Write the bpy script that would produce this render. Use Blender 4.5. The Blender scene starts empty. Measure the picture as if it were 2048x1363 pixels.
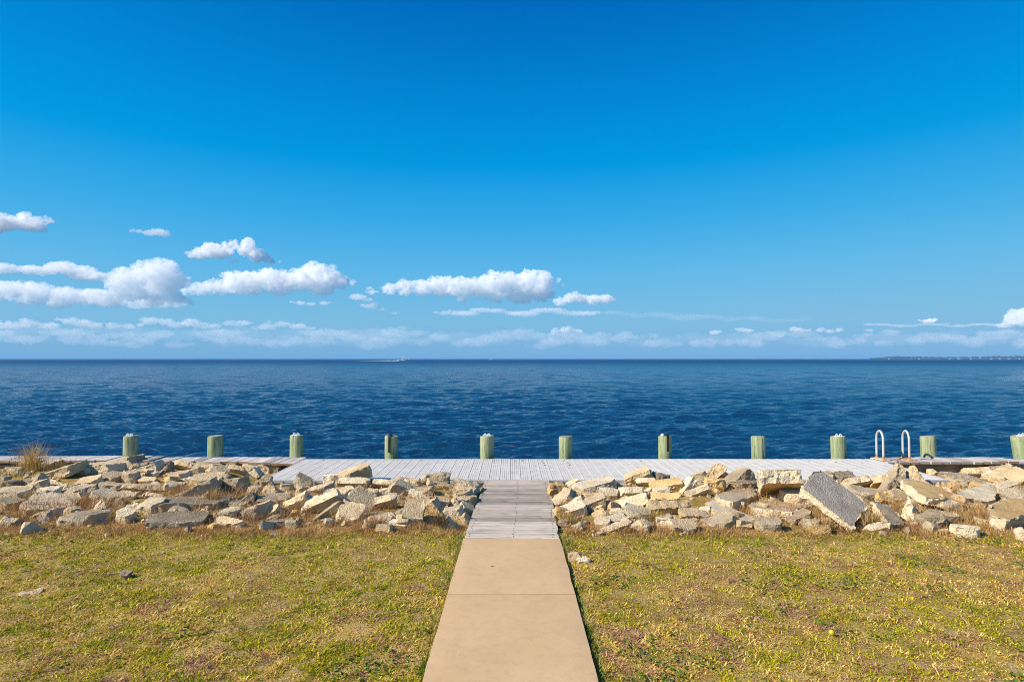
import bpy, bmesh, math, random
import numpy as np
from mathutils import Vector, Matrix, Euler, noise as mnoise

R = math.radians
C = bpy.context.scene.collection
scene = bpy.context.scene

# ------------------------------------------------------------------ camera
F = 1195.0                      # focal length in pixels of a 2048 wide picture
CAMZ = 1.69
PITCH = math.atan(35.5 / F)
cam_d = bpy.data.cameras.new('camera')
cam_d.sensor_width = 36.0
cam_d.lens = F / 2048 * 36.0
cam_d.clip_start = 0.1
cam_d.clip_end = 120000.0
cam = bpy.data.objects.new('camera', cam_d)
C.objects.link(cam)
cam.location = (0, 0, CAMZ)
cam.rotation_euler = (R(90) + PITCH, 0, 0)
scene.camera = cam

# ------------------------------------------------------------------ sky, sun, exposure
SUN_EL, SUN_AZ = R(36), R(-113)            # azimuth from +Y towards +X
sun_dir = Vector((math.sin(SUN_AZ) * math.cos(SUN_EL), math.cos(SUN_AZ) * math.cos(SUN_EL), math.sin(SUN_EL)))
world = bpy.data.worlds.new('World')
scene.world = world
world.use_nodes = True
wn = world.node_tree
wn.nodes.clear()
sky = wn.nodes.new('ShaderNodeTexSky')
sky.sky_type = 'NISHITA'
sky.sun_disc = False
sky.sun_elevation = SUN_EL
sky.sun_rotation = SUN_AZ
sky.altitude = 0
sky.air_density = 1.0
sky.dust_density = 0.35
sky.ozone_density = 3.0
gam = wn.nodes.new('ShaderNodeVectorMath'); gam.operation = 'MULTIPLY'
gam.inputs[1].default_value = (0.1, 0.1, 0.1)
cur = wn.nodes.new('ShaderNodeRGBCurve')        # the deep polarised blue of the photograph, the same all round
EXPO = 0.45
SKY = (((0, 0), (.15, .0), (.223, .035), (.357, .125), (.49, .19), (.75, .28), (1, .45)),
       ((0, 0), (.10, .085), (.158, .15), (.19, .223), (.25, .313), (.365, .400), (.542, .495), (.75, .53), (1, .62)),
       ((0, 0), (.2, .40), (.292, .527), (.34, .645), (.422, .76), (.564, .807), (.78, .82), (1, .86)))
for ch, pts in enumerate(SKY):
    cv = cur.mapping.curves[ch]
    for k, (a, b) in enumerate(pts):
        b = b / 2 ** EXPO
        p = cv.points[0] if k == 0 else cv.points[1] if k == len(pts) - 1 else None
        if p is None: continue
        p.location = (a, b)
    for (a, b) in pts[1:-1]: cv.points.new(a, b / 2 ** EXPO)
    for p in cv.points: p.handle_type = 'AUTO_CLAMPED'
cur.mapping.update()
mx = wn.nodes.new('ShaderNodeVectorMath'); mx.operation = 'MULTIPLY'
mx.inputs[1].default_value = (10.0, 10.0, 10.0)
bg = wn.nodes.new('ShaderNodeBackground')
bg.inputs['Strength'].default_value = 0.10
wo = wn.nodes.new('ShaderNodeOutputWorld')
wn.links.new(sky.outputs[0], gam.inputs[0])
wn.links.new(gam.outputs[0], cur.inputs['Color'])
tc = wn.nodes.new('ShaderNodeTexCoord')
sp = wn.nodes.new('ShaderNodeSeparateXYZ'); wn.links.new(tc.outputs['Generated'], sp.inputs[0])
rmp = wn.nodes.new('ShaderNodeValToRGB'); wn.links.new(sp.outputs[2], rmp.inputs[0])
GRAD = ((0.0, (.195, .413, .672)), (.030, (.215, .46, .71)), (.06, (.232, .512, .735)), (.138, (.145, .495, .815)), (.218, (.052, .418, .805)),
        (.307, (.0, .32, .757)), (.42, (.0, .222, .645)), (.512, (.0, .15, .527)), (1.0, (.0, .08, .38)))
el = rmp.color_ramp.elements
el.remove(el[1])
for k, (z, c) in enumerate(GRAD):
    e = el[0] if k == 0 else el.new(z)
    e.position = z; e.color = (c[0] / 2 ** EXPO, c[1] / 2 ** EXPO, c[2] / 2 ** EXPO, 1)
mxs = wn.nodes.new('ShaderNodeMix'); mxs.data_type = 'RGBA'; mxs.inputs[0].default_value = 0.70
wn.links.new(cur.outputs[0], mxs.inputs[6]); wn.links.new(rmp.outputs[0], mxs.inputs[7])
wn.links.new(mxs.outputs[2], mx.inputs[0])
wn.links.new(mx.outputs[0], bg.inputs['Color'])
wn.links.new(bg.outputs[0], wo.inputs[0])

sun_l = bpy.data.lights.new('sun', 'SUN')
sun_l.energy = 5.0
sun_l.angle = R(0.5)
sun_l.color = (1.0, 0.905, 0.76)
sun = bpy.data.objects.new('sun', sun_l)
C.objects.link(sun)
sun.rotation_euler = (-sun_dir).to_track_quat('-Z', 'Y').to_euler()
sun.location = sun_dir * 50

scene.view_settings.view_transform = 'Standard'
scene.view_settings.look = 'None'
scene.view_settings.gamma = 1.0
scene.view_settings.use_curve_mapping = False
scene.view_settings.exposure = EXPO
scene.cycles.max_bounces = 16
scene.cycles.diffuse_bounces = 3
scene.cycles.glossy_bounces = 3
scene.cycles.transmission_bounces = 4
scene.cycles.volume_bounces = 12
scene.cycles.use_denoising = True
scene.cycles.denoiser = 'OPENIMAGEDENOISE'
scene.cycles.denoising_input_passes = 'RGB_ALBEDO_NORMAL'
scene.cycles.denoising_prefilter = 'NONE'
scene.cycles.volume_step_rate = 0.25
scene.cycles.sample_clamp_direct = 1.6
scene.cycles.sample_clamp_indirect = 2.0
scene.cycles.pixel_filter_type = 'BLACKMAN_HARRIS'
scene.cycles.filter_width = 1.0

# ------------------------------------------------------------------ helpers
rng = np.random.default_rng(11)

def tag(o, label=None, cat=None, group=None, kind=None):
    if label: o['label'] = label
    if cat: o['category'] = cat
    if group: o['group'] = group
    if kind: o['kind'] = kind
    return o

def ray(x, y):
    u, v = (x - 1024) / F, (681.5 - y) / F
    c, s = math.cos(PITCH), math.sin(PITCH)
    d = np.array([u, c - s * v, s + c * v])
    return d / d[1]                          # per metre of depth

def at_d(x, y, d):
    return np.array([0, 0, CAMZ]) + ray(x, y) * d

def at_z(x, y, z=0.0):
    r = ray(x, y)
    return np.array([0, 0, CAMZ]) + r * ((z - CAMZ) / r[2])

def _hash(ix, iy, iz, seed):
    h = (ix.astype(np.int64) * 374761393 + iy.astype(np.int64) * 668265263 + iz.astype(np.int64) * 2147483647 + seed * 974634777) & 0xFFFFFFFF
    h = ((h ^ (h >> 13)) * 1274126177) & 0xFFFFFFFF
    h = h ^ (h >> 16)
    return (h & 0xFFFFFF) / float(0xFFFFFF) * 2 - 1

def vnoise(P, seed=0):
    P = np.asarray(P, float)
    I = np.floor(P); f = P - I; f = f * f * (3 - 2 * f)
    ix, iy, iz = I[:, 0], I[:, 1], I[:, 2]
    out = 0
    for a in (0, 1):
        for b in (0, 1):
            for c in (0, 1):
                w = (f[:, 0] if a else 1 - f[:, 0]) * (f[:, 1] if b else 1 - f[:, 1]) * (f[:, 2] if c else 1 - f[:, 2])
                out = out + w * _hash(ix + a, iy + b, iz + c, seed)
    return out

def fbm(P, octs=4, seed=0, gain=0.5):
    a, s, t = 1.0, 0, 0
    Q = np.asarray(P, float)
    for o in range(octs):
        s = s + a * vnoise(Q, seed + o * 17); t += a
        a *= gain; Q = Q * 2.03 + 7.1
    return s / t

def noise2(x, y, scale, octs=3, seed=0):
    return fbm(np.stack([np.ravel(x) * scale, np.ravel(y) * scale, np.full(np.size(x), 0.37)], 1), octs, seed).reshape(np.shape(x))

def mesh_np(name, V, Fc, smooth=False):
    """mesh from arrays; Fc an (n,k) array or a list of such arrays"""
    if not isinstance(Fc, list): Fc = [Fc]
    me = bpy.data.meshes.new(name)
    V = np.ascontiguousarray(V, dtype=np.float32)
    me.vertices.add(len(V)); me.vertices.foreach_set('co', V.ravel())
    li = np.concatenate([f.ravel() for f in Fc]).astype(np.int32)
    tot = np.concatenate([np.full(len(f), f.shape[1]) for f in Fc]).astype(np.int32)
    st = np.concatenate([[0], np.cumsum(tot)[:-1]]).astype(np.int32)
    me.loops.add(len(li)); me.loops.foreach_set('vertex_index', li)
    me.polygons.add(len(tot)); me.polygons.foreach_set('loop_start', st)
    me.update(calc_edges=True); me.validate()
    me.polygons.foreach_set('use_smooth', np.full(len(me.polygons), bool(smooth)))
    return me

def link(name, me, mat=None, parent=None, loc=None, rot=None):
    o = bpy.data.objects.new(name, me)
    C.objects.link(o)
    if mat is not None and me is not None and not me.materials: me.materials.append(mat)
    if parent is not None: o.parent = parent
    if loc is not None: o.location = loc
    if rot is not None: o.rotation_euler = rot
    return o

def empty(name, loc=(0, 0, 0), rz=0):
    o = bpy.data.objects.new(name, None); C.objects.link(o)
    o.location = loc; o.rotation_euler = (0, 0, rz); o.empty_display_size = 0.1
    return o

class MB:
    """collects simple solids into one mesh"""
    def __init__(s): s.v, s.f = [], []
    def add(s, V, Fs):
        n = len(s.v); s.v += [tuple(p) for p in V]; s.f += [[i + n for i in f] for f in Fs]
    def box(s, a, b, bev=0.0):
        (x0, y0, z0), (x1, y1, z1) = a, b
        if bev <= 0:
            V = [(x0,y0,z0),(x1,y0,z0),(x1,y1,z0),(x0,y1,z0),(x0,y0,z1),(x1,y0,z1),(x1,y1,z1),(x0,y1,z1)]
            s.add(V, [(3,2,1,0),(4,5,6,7),(0,1,5,4),(1,2,6,5),(2,3,7,6),(3,0,4,7)])
        else:
            bm = bmesh.new()
            r = bmesh.ops.create_cube(bm, size=1)
            for v in bm.verts:
                v.co = Vector((x0 + (v.co.x + .5) * (x1 - x0), y0 + (v.co.y + .5) * (y1 - y0), z0 + (v.co.z + .5) * (z1 - z0)))
            bmesh.ops.bevel(bm, geom=list(bm.edges), offset=bev, segments=1, affect='EDGES')
            bm.verts.index_update()
            s.add([v.co[:] for v in bm.verts], [[v.index for v in f.verts] for f in bm.faces]); bm.free()
    def tube(s, pts, r, n=10, cap=True):
        pts = [Vector(p) for p in pts]; rings = []
        rr = r if isinstance(r, (list, tuple)) else [r] * len(pts)
        up = Vector((0.123, 0.456, 0.88)).normalized()
        for i, p in enumerate(pts):
            t = (pts[min(i + 1, len(pts) - 1)] - pts[max(i - 1, 0)]).normalized()
            a = t.cross(up).normalized(); b = t.cross(a).normalized()
            rings.append([p + (a * math.cos(k * 2 * math.pi / n) + b * math.sin(k * 2 * math.pi / n)) * rr[i] for k in range(n)])
        V = [q for ring in rings for q in ring]; Fs = []
        for i in range(len(pts) - 1):
            for k in range(n):
                Fs.append((i * n + k, i * n + (k + 1) % n, (i + 1) * n + (k + 1) % n, (i + 1) * n + k))
        if cap:
            Fs.append(tuple(range(n))[::-1]); Fs.append(tuple((len(pts) - 1) * n + k for k in range(n)))
        s.add(V, Fs)
    def mesh(s, name, smooth=False):
        me = bpy.data.meshes.new(name); me.from_pydata(s.v, [], s.f); me.update()
        bm = bmesh.new(); bm.from_mesh(me); bmesh.ops.recalc_face_normals(bm, faces=bm.faces); bm.to_mesh(me); bm.free()
        if smooth:
            me.polygons.foreach_set('use_smooth', np.full(len(me.polygons), True))
            me.set_sharp_from_angle(angle=R(40))
        return me
    def build(s, name, mat, parent=None, smooth=False, loc=None, rot=None):
        return link(name, s.mesh(name, smooth), mat, parent, loc, rot)

# ------------------------------------------------------------------ materials
class NT:
    def __init__(s, name):
        s.m = bpy.data.materials.new(name); s.m.use_nodes = True
        s.t = s.m.node_tree; s.t.nodes.clear()
        s.out = s.t.nodes.new('ShaderNodeOutputMaterial')
    def n(s, typ, **kw):
        nd = s.t.nodes.new('ShaderNode' + typ)
        ins = kw.pop('i', {})
        for k, v in kw.items(): setattr(nd, k, v)
        for k, v in ins.items():
            if hasattr(v, 'bl_idname') or isinstance(v, bpy.types.NodeSocket): s.t.links.new(v, nd.inputs[k])
            else: nd.inputs[k].default_value = v
        return nd
    def noise(s, vec, scale, detail=4, rough=0.55, dist=0.0):
        return s.n('TexNoise', i={'Vector': vec, 'Scale': scale, 'Detail': detail, 'Roughness': rough, 'Distortion': dist}).outputs['Fac']
    def ramp(s, fac, stops, interp='LINEAR'):
        r = s.n('ValToRGB', i={'Fac': fac}); cr = r.color_ramp; cr.interpolation = interp
        while len(cr.elements) > 1: cr.elements.remove(cr.elements[-1])
        for k, (p, c) in enumerate(stops):
            e = cr.elements[0] if k == 0 else cr.elements.new(p)
            e.position = p; e.color = (c[0], c[1], c[2], 1) if not isinstance(c, (int, float)) else (c, c, c, 1)
        return r.outputs['Color']
    def mix(s, fac, a, b, mode='MIX'):
        m = s.n('Mix', data_type='RGBA', blend_type=mode)
        for k, v in ((0, fac), (6, a), (7, b)):
            if isinstance(v, bpy.types.NodeSocket): s.t.links.new(v, m.inputs[k])
            else: m.inputs[k].default_value = v if k == 0 else (v[0], v[1], v[2], 1)
        return m.outputs[2]
    def math(s, op, a, b=0.0):
        m = s.n('Math', operation=op)
        for k, v in ((0, a), (1, b)):
            if isinstance(v, bpy.types.NodeSocket): s.t.links.new(v, m.inputs[k])
            else: m.inputs[k].default_value = v
        return m.outputs[0]
    def mapping(s, vec, scale=(1, 1, 1), loc=(0, 0, 0)):
        return s.n('Mapping', i={'Vector': vec, 'Scale': scale, 'Location': loc}).outputs[0]
    def coord(s, kind='Object', random_shift=True):
        c = s.n('TexCoord').outputs[kind]
        if random_shift:
            oi = s.n('ObjectInfo')
            sh = s.math('MULTIPLY', oi.outputs['Random'], 97.0)
            c = s.n('VectorMath', operation='ADD', i={0: c, 1: sh}).outputs[0]
        return c
    def rnd(s): return s.n('ObjectInfo').outputs['Random']
    def bump(s, h, strength=0.5, dist=0.01, normal=None):
        b = s.n('Bump', i={'Height': h, 'Strength': strength, 'Distance': dist})
        if normal is not None: s.t.links.new(normal, b.inputs['Normal'])
        return b.outputs[0]
    def principled(s, color, rough=0.8, normal=None, spec=0.3, metal=0.0):
        p = s.n('BsdfPrincipled')
        for k, v in (('Base Color', color), ('Roughness', rough), ('Specular IOR Level', spec), ('Metallic', metal)):
            if isinstance(v, bpy.types.NodeSocket): s.t.links.new(v, p.inputs[k])
            else: p.inputs[k].default_value = (v[0], v[1], v[2], 1) if isinstance(v, (tuple, list)) else v
        if normal is not None: s.t.links.new(normal, p.inputs['Normal'])
        s.t.links.new(p.outputs[0], s.out.inputs['Surface'])
        return p

def concrete_mat(name, col, vary=0.25, spot=0.38):
    t = NT(name); co = t.coord()
    a = t.noise(co, 5.0, 5, 0.6); b = t.noise(co, 38.0, 5, 0.65)
    v = t.n('TexVoronoi', i={'Vector': co, 'Scale': 55.0}).outputs['Distance']
    base = t.mix(t.ramp(a, [(0.35, 0), (0.68, 1)]), [c * (1 - vary) for c in col], [min(1, c * (1 + vary * .55)) for c in col])
    base = t.mix(t.ramp(b, [(0.34, spot), (0.50, 0)]), base, [c * 0.36 for c in col])
    base = t.mix(t.ramp(t.noise(co, 90, 3, 0.6), [(0.60, 0), (0.72, 0.5)]), base, [min(1, c * 1.35) for c in col])
    st = t.noise(co, 2.2, 4, 0.6)
    base = t.mix(t.math('MULTIPLY', t.ramp(st, [(0.56, 0), (0.72, 1)]), 0.45), base, (0.17, 0.14, 0.105))
    rn = t.rnd()
    base = t.mix(1.0, base, t.ramp(rn, [(0, 0.74), (1, 1.12)]), 'MULTIPLY')
    h = t.math('ADD', t.math('MULTIPLY', b, 0.7), t.math('MULTIPLY', v, 0.35))
    h = t.math('ADD', h, t.math('MULTIPLY', t.noise(co, 140, 3, 0.6), 0.25))
    t.principled(base, 0.93, t.bump(h, 1.0, 0.020), 0.15)
    return t.m

M = {}
M['tan'] = concrete_mat('concrete_tan', (0.70, 0.525, 0.305))
M['pale'] = concrete_mat('concrete_pale', (0.82, 0.665, 0.44))
M['grey'] = concrete_mat('concrete_grey', (0.58, 0.455, 0.295))
M['ochre'] = concrete_mat('concrete_ochre', (0.72, 0.475, 0.20), 0.22)
M['dark'] = concrete_mat('concrete_dark', (0.43, 0.335, 0.22), 0.3, 0.6)
M['slate'] = concrete_mat('concrete_slate', (0.44, 0.37, 0.29), 0.12, 0.5)

def path_mat():
    t = NT('poured_concrete'); co = t.coord()
    a = t.noise(co, 1.6, 5, 0.6); b = t.noise(co, 260.0, 4, 0.7); c = t.noise(co, 14.0, 4, 0.6)
    base = t.mix(t.ramp(a, [(0.32, 0), (0.7, 1)]), (0.54, 0.355, 0.185), (0.62, 0.425, 0.235))
    base = t.mix(t.ramp(c, [(0.50, 0), (0.8, 0.5)]), base, (0.40, 0.285, 0.165))
    d = t.noise(t.mapping(co, (1, 0.5, 1)), 3.4, 6, 0.7, 0.8)
    base = t.mix(t.ramp(d, [(0.56, 0), (0.74, 0.30)]), base, (0.36, 0.265, 0.17))
    base = t.mix(t.ramp(b, [(0.28, 0.55), (0.42, 0)]), base, (0.26, 0.19, 0.12))
    base = t.mix(t.ramp(b, [(0.62, 0), (0.75, 0.35)]), base, (0.72, 0.60, 0.43))
    t.principled(base, 0.9, t.bump(t.math('ADD', b, t.math('MULTIPLY', c, 0.4)), 0.35, 0.004), 0.2)
    return t.m
M['path'] = path_mat()

def wood_mat(name, ca, cb, dark, axis='X', scale=1.0, bumpd=0.004):
    t = NT(name); co = t.coord()
    sc = {'X': (0.35, 7, 7), 'Y': (7, 0.35, 7), 'Z': (7, 7, 0.35)}[axis]
    mp = t.mapping(co, tuple(k * scale for k in sc))
    a = t.noise(mp, 4.0, 6, 0.65, 0.6); b = t.noise(mp, 17.0, 4, 0.6)
    big = t.noise(co, 2.5, 3, 0.5)
    base = t.mix(t.ramp(a, [(0.3, 0), (0.65, 1)]), ca, cb)
    base = t.mix(t.ramp(b, [(0.56, 0), (0.68, 0.9)]), base, dark)
    base = t.mix(t.math('MULTIPLY', t.ramp(big, [(0.5, 0), (0.75, 1)]), 0.35), base, dark)
    base = t.mix(1.0, base, t.ramp(t.rnd(), [(0, 0.60), (0.5, 0.92), (1, 1.12)]), 'MULTIPLY')
    t.principled(base, 0.85, t.bump(t.math('ADD', a, b), 0.6, bumpd), 0.2)
    return t.m
M['plank'] = wood_mat('weathered_plank', (0.37, 0.31, 0.245), (0.64, 0.55, 0.45), (0.11, 0.09, 0.07))
M['cap'] = wood_mat('cap_wood', (0.42, 0.37, 0.33), (0.62, 0.58, 0.54), (0.20, 0.13, 0.09), 'Y')
M['capend'] = wood_mat('brown_wood', (0.26, 0.155, 0.085), (0.42, 0.28, 0.17), (0.09, 0.055, 0.035), 'Y')
M['beam'] = wood_mat('beam_wood', (0.27, 0.215, 0.165), (0.40, 0.335, 0.27), (0.10, 0.08, 0.06), 'X')
M['sheet'] = wood_mat('sheet_panel', (0.30, 0.28, 0.27), (0.42, 0.40, 0.385), (0.09, 0.075, 0.06), 'Z')

def pile_mat():
    t = NT('treated_pile'); co = t.coord()
    mp = t.mapping(co, (9, 9, 0.5))
    a = t.noise(mp, 3.0, 6, 0.65, 0.4); b = t.noise(mp, 9.0, 4, 0.6); c = t.noise(co, 5, 4, 0.6)
    base = t.mix(t.ramp(a, [(0.3, 0), (0.62, 1)]), (0.15, 0.225, 0.105), (0.36, 0.395, 0.245))
    base = t.mix(t.ramp(c, [(0.5, 0), (0.75, 0.6)]), base, (0.44, 0.43, 0.30))
    base = t.mix(t.ramp(b, [(0.56, 0), (0.66, 0.8)]), base, (0.10, 0.095, 0.055))
    base = t.mix(1.0, base, t.ramp(t.rnd(), [(0, (0.85, 0.95, 0.80)), (1, (1.1, 1.05, 1.0))]), 'MULTIPLY')
    t.principled(base, 0.8, t.bump(t.math('ADD', a, t.math('MULTIPLY', b, 0.8)), 0.7, 0.006), 0.2)
    return t.m
M['pile'] = pile_mat()
M['piletop'] = wood_mat('pile_end_grain', (0.33, 0.29, 0.21), (0.48, 0.44, 0.34), (0.17, 0.14, 0.10), 'Z')

def plain(name, col, rough=0.6, metal=0.0, spec=0.4, vary=0.15, scale=20):
    t = NT(name); co = t.coord()
    a = t.noise(co, scale, 4, 0.6)
    base = t.mix(t.ramp(a, [(0.3, 0), (0.7, 1)]), [c * (1 - vary) for c in col], [min(1, c * (1 + vary)) for c in col])
    t.principled(base, rough, t.bump(a, 0.15, 0.002), spec, metal)
    return t.m
M['grate'] = plain('deck_grating', (0.61, 0.57, 0.51), 0.6, vary=0.12, scale=6)
M['rib'] = plain('deck_rib', (0.645, 0.605, 0.54), 0.55, vary=0.08, scale=6)
M['clip'] = plain('dark_clip', (0.10, 0.10, 0.105), 0.5)
M['trim'] = plain('deck_trim', (0.36, 0.36, 0.37), 0.5)
M['rubber'] = plain('black_rubber', (0.012, 0.012, 0.013), 0.55)
M['white'] = plain('white_paint', (0.74, 0.72, 0.68), 0.5, vary=0.1)
M['glass'] = plain('dark_glass', (0.02, 0.03, 0.04), 0.1, spec=0.5)
M['foam'] = plain('sea_foam', (0.80, 0.84, 0.86), 0.9, vary=0.1, scale=2)
M['leafyellow'] = plain('yellow_fruit', (0.62, 0.50, 0.03), 0.5, vary=0.2, scale=30)
M['leaforange'] = plain('orange_leaf', (0.50, 0.20, 0.03), 0.6)
M['nail'] = plain('nail_steel', (0.10, 0.085, 0.075), 0.6)

def rail_mat():
    t = NT('ladder_tube'); co = t.coord('Object', False)
    z = t.n('SeparateXYZ', i={0: co}).outputs[2]
    a = t.noise(co, 25, 4, 0.6)
    rust = t.math('ADD', t.math('MULTIPLY', t.ramp(z, [(0.0, 1), (0.13, 0.25), (0.22, 0)]), 1.0), t.math('MULTIPLY', a, 0.45))
    base = t.mix(t.ramp(rust, [(0.66, 0), (0.95, 1)]), (0.50, 0.475, 0.44), (0.45, 0.20, 0.06))
    t.principled(base, 0.42, t.bump(a, 0.1, 0.002), 0.5, 0.0)
    return t.m
M['rail'] = rail_mat()
M['rust'] = plain('rusty_plate', (0.50, 0.25, 0.09), 0.8, vary=0.35, scale=35)
M['cream'] = plain('cream_board', (0.62, 0.54, 0.36), 0.7)

def ground_mat():
    t = NT('sandy_soil'); co = t.coord('Object', False)
    a = t.noise(co, 2.3, 5, 0.62); b = t.noise(co, 60, 4, 0.65); c = t.noise(co, 13, 5, 0.6)
    base = t.mix(t.ramp(a, [(0.38, 0), (0.62, 1)]), (0.29, 0.195, 0.04), (0.50, 0.335, 0.10))
    base = t.mix(t.ramp(c, [(0.5, 0), (0.72, 0.8)]), base, (0.56, 0.40, 0.22))
    base = t.mix(t.ramp(b, [(0.36, 0.7), (0.5, 0)]), base, (0.10, 0.07, 0.025))
    t.principled(base, 0.95, t.bump(t.math('ADD', b, c), 0.8, 0.02), 0.1)
    return t.m
M['ground'] = ground_mat()

def blade_mat(name, trans=0.3):
    t = NT(name)
    col = t.n('Attribute', attribute_name='tint').outputs['Color']
    p = t.principled(col, 0.8, None, 0.05)
    tr = t.n('BsdfTranslucent', i={'Color': col})
    m = t.n('MixShader', i={0: trans})
    t.t.links.new(p.outputs[0], m.inputs[1]); t.t.links.new(tr.outputs[0], m.inputs[2])
    t.t.links.new(m.outputs[0], t.out.inputs['Surface'])
    return t.m
M['blade'] = blade_mat('grass_blade')
M['weed'] = blade_mat('weed_leaf', 0.25)

def water_mat():
    t = NT('sea_water'); co = t.coord('Object', False)
    m1 = t.mapping(co, (0.55, 1.25, 1))
    a = t.noise(m1, 5.5, 6, 0.68, 0.3)
    b = t.noise(m1, 0.55, 4, 0.6, 0.2)
    n1 = t.bump(b, 1.0, 0.15)
    n2 = t.bump(a, 1.0, 0.12, n1)
    big = t.noise(co, 0.012, 3, 0.5)
    col = t.mix(t.ramp(big, [(0.35, 0), (0.65, 1)]), (0.004, 0.040, 0.100), (0.007, 0.054, 0.128))
    yy = t.n('SeparateXYZ', i={0: co}).outputs[1]
    rg = t.n('MapRange', i={0: yy, 1: 25.0, 2: 500.0, 3: 0.07, 4: 0.55}).outputs[0]      # waves too fine for the sheet
    p = t.principled(col, rg, n2, 0.5)
    p.inputs['IOR'].default_value = 1.33
    return t.m
M['water'] = water_mat()

def cloud_mat(name, density, aniso=0.1, col=(1, 1, 1)):
    t = NT(name)
    v = t.n('VolumePrincipled', i={'Density': density, 'Anisotropy': aniso})
    v.inputs['Color'].default_value = (col[0], col[1], col[2], 1)
    t.t.links.new(v.outputs[0], t.out.inputs['Volume'])
    return t.m

# ------------------------------------------------------------------ ground and lawn sheet
DECK_X0, DECK_X1 = -3.50, 6.10
DECK_Y0, DECK_Y1 = 8.40, 10.14

def sstep(a, b, x):
    t = np.clip((np.asarray(x, float) - a) / (b - a), 0, 1); return t * t * (3 - 2 * t)

def G(X, Y):
    """height of the soil"""
    X = np.asarray(X, float); Y = np.asarray(Y, float)
    z = -0.036 + 0.016 * noise2(X, Y, 0.9, 3, 5) + 0.010 * noise2(X, Y, 5.0, 2, 8)
    pile = sstep(5.7, 7.4, Y) * (1 - sstep(7.9, 8.5, Y))
    pile = pile * sstep(0.55, 0.95, np.abs(X - 0.03))
    z = z + 0.045 * pile * (0.75 + 0.6 * noise2(X, Y, 1.3, 2, 21))
    left = 1 - sstep(-4.3, -3.5, X)
    z = z + left * 0.05 * sstep(7.9, 8.6, Y) - 0.13 * sstep(8.1, 8.8, Y) * (1 - left) - 0.10 * sstep(9.2, 9.9, Y) * sstep(5.5, 6.2, X)
    z = z - left * 0.20 * sstep(9.1, 9.8, Y)
    near = np.exp(-(np.maximum(np.abs(X) - 0.46, 0) / 0.05) ** 2)     # the soil dips along the walk
    z = z - 0.014 * near * sstep(-2, 0, Y)
    return z

gx = np.concatenate([np.linspace(-45, -11, 18)[:-1], np.linspace(-11, 11, 320), np.linspace(11, 45, 18)[1:]])
gy = np.concatenate([np.linspace(-30, 2, 20)[:-1], np.linspace(2, 10.0, 150)])
GX, GY = np.meshgrid(gx, gy)
V = np.stack([GX.ravel(), GY.ravel(), G(GX, GY).ravel()], 1)
nx, ny = len(gx), len(gy)
idx = np.arange(nx * ny).reshape(ny, nx)
Q = np.stack([idx[:-1, :-1].ravel(), idx[:-1, 1:].ravel(), idx[1:, 1:].ravel(), idx[1:, :-1].ravel()], 1)
tag(link('ground', mesh_np('ground', V, Q, True), M['ground']), 'sandy soil under the lawn and the rubble', kind='structure')

# ------------------------------------------------------------------ water
WZ = -1.0
def wave_height(X, Y):
    r = np.random.default_rng(5)
    Z = np.zeros_like(X)
    cell = 0.0050 * Y
    n = 64
    lam = np.exp(np.linspace(math.log(0.30), math.log(5.5), n))
    for k in range(n):
        th = R(102) + r.normal(0, 0.36)
        kk = 2 * math.pi / lam[k]
        a = 0.0082 * lam[k] ** 0.92 * r.uniform(0.6, 1.4)
        a *= 1.8 if lam[k] < 1.1 else 0.45 if lam[k] < 3 else 0.32
        fade = np.clip((lam[k] / cell - 2.2) / 2.5, 0, 1)
        ph = kk * (X * math.cos(th) + Y * math.sin(th)) + r.uniform(0, 6.28)
        ph = ph + 0.5 * np.sin(kk * 0.21 * (X * math.cos(th + 1.1) + Y * math.sin(th + 1.1)) + r.uniform(0, 6.28))
        s = np.sin(ph)
        Z += fade * a * s
    return Z
ys = [10.16]
while ys[-1] < 430: ys.append(ys[-1] * 1.0046)
ny1 = len(ys)
while ys[-1] < 9000: ys.append(ys[-1] * 1.05)
ys = np.array(ys); s = np.linspace(-1, 1, 470)
WX = s[None, :] * (ys[:, None] * 1.12 + 4); WY = np.repeat(ys[:, None], len(s), 1)
Z = wave_height(WX, WY) * (1 - sstep(330, 430, WY)) + WZ
V = np.stack([WX.ravel(), WY.ravel(), Z.ravel()], 1)
idx = np.arange(V.shape[0]).reshape(len(ys), len(s))
Q = np.stack([idx[:-1, :-1].ravel(), idx[:-1, 1:].ravel(), idx[1:, 1:].ravel(), idx[1:, :-1].ravel()], 1)
tag(link('water', mesh_np('water', V, Q, True), M['water']), 'wind-rippled deep blue sound reaching the horizon', kind='structure')

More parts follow.
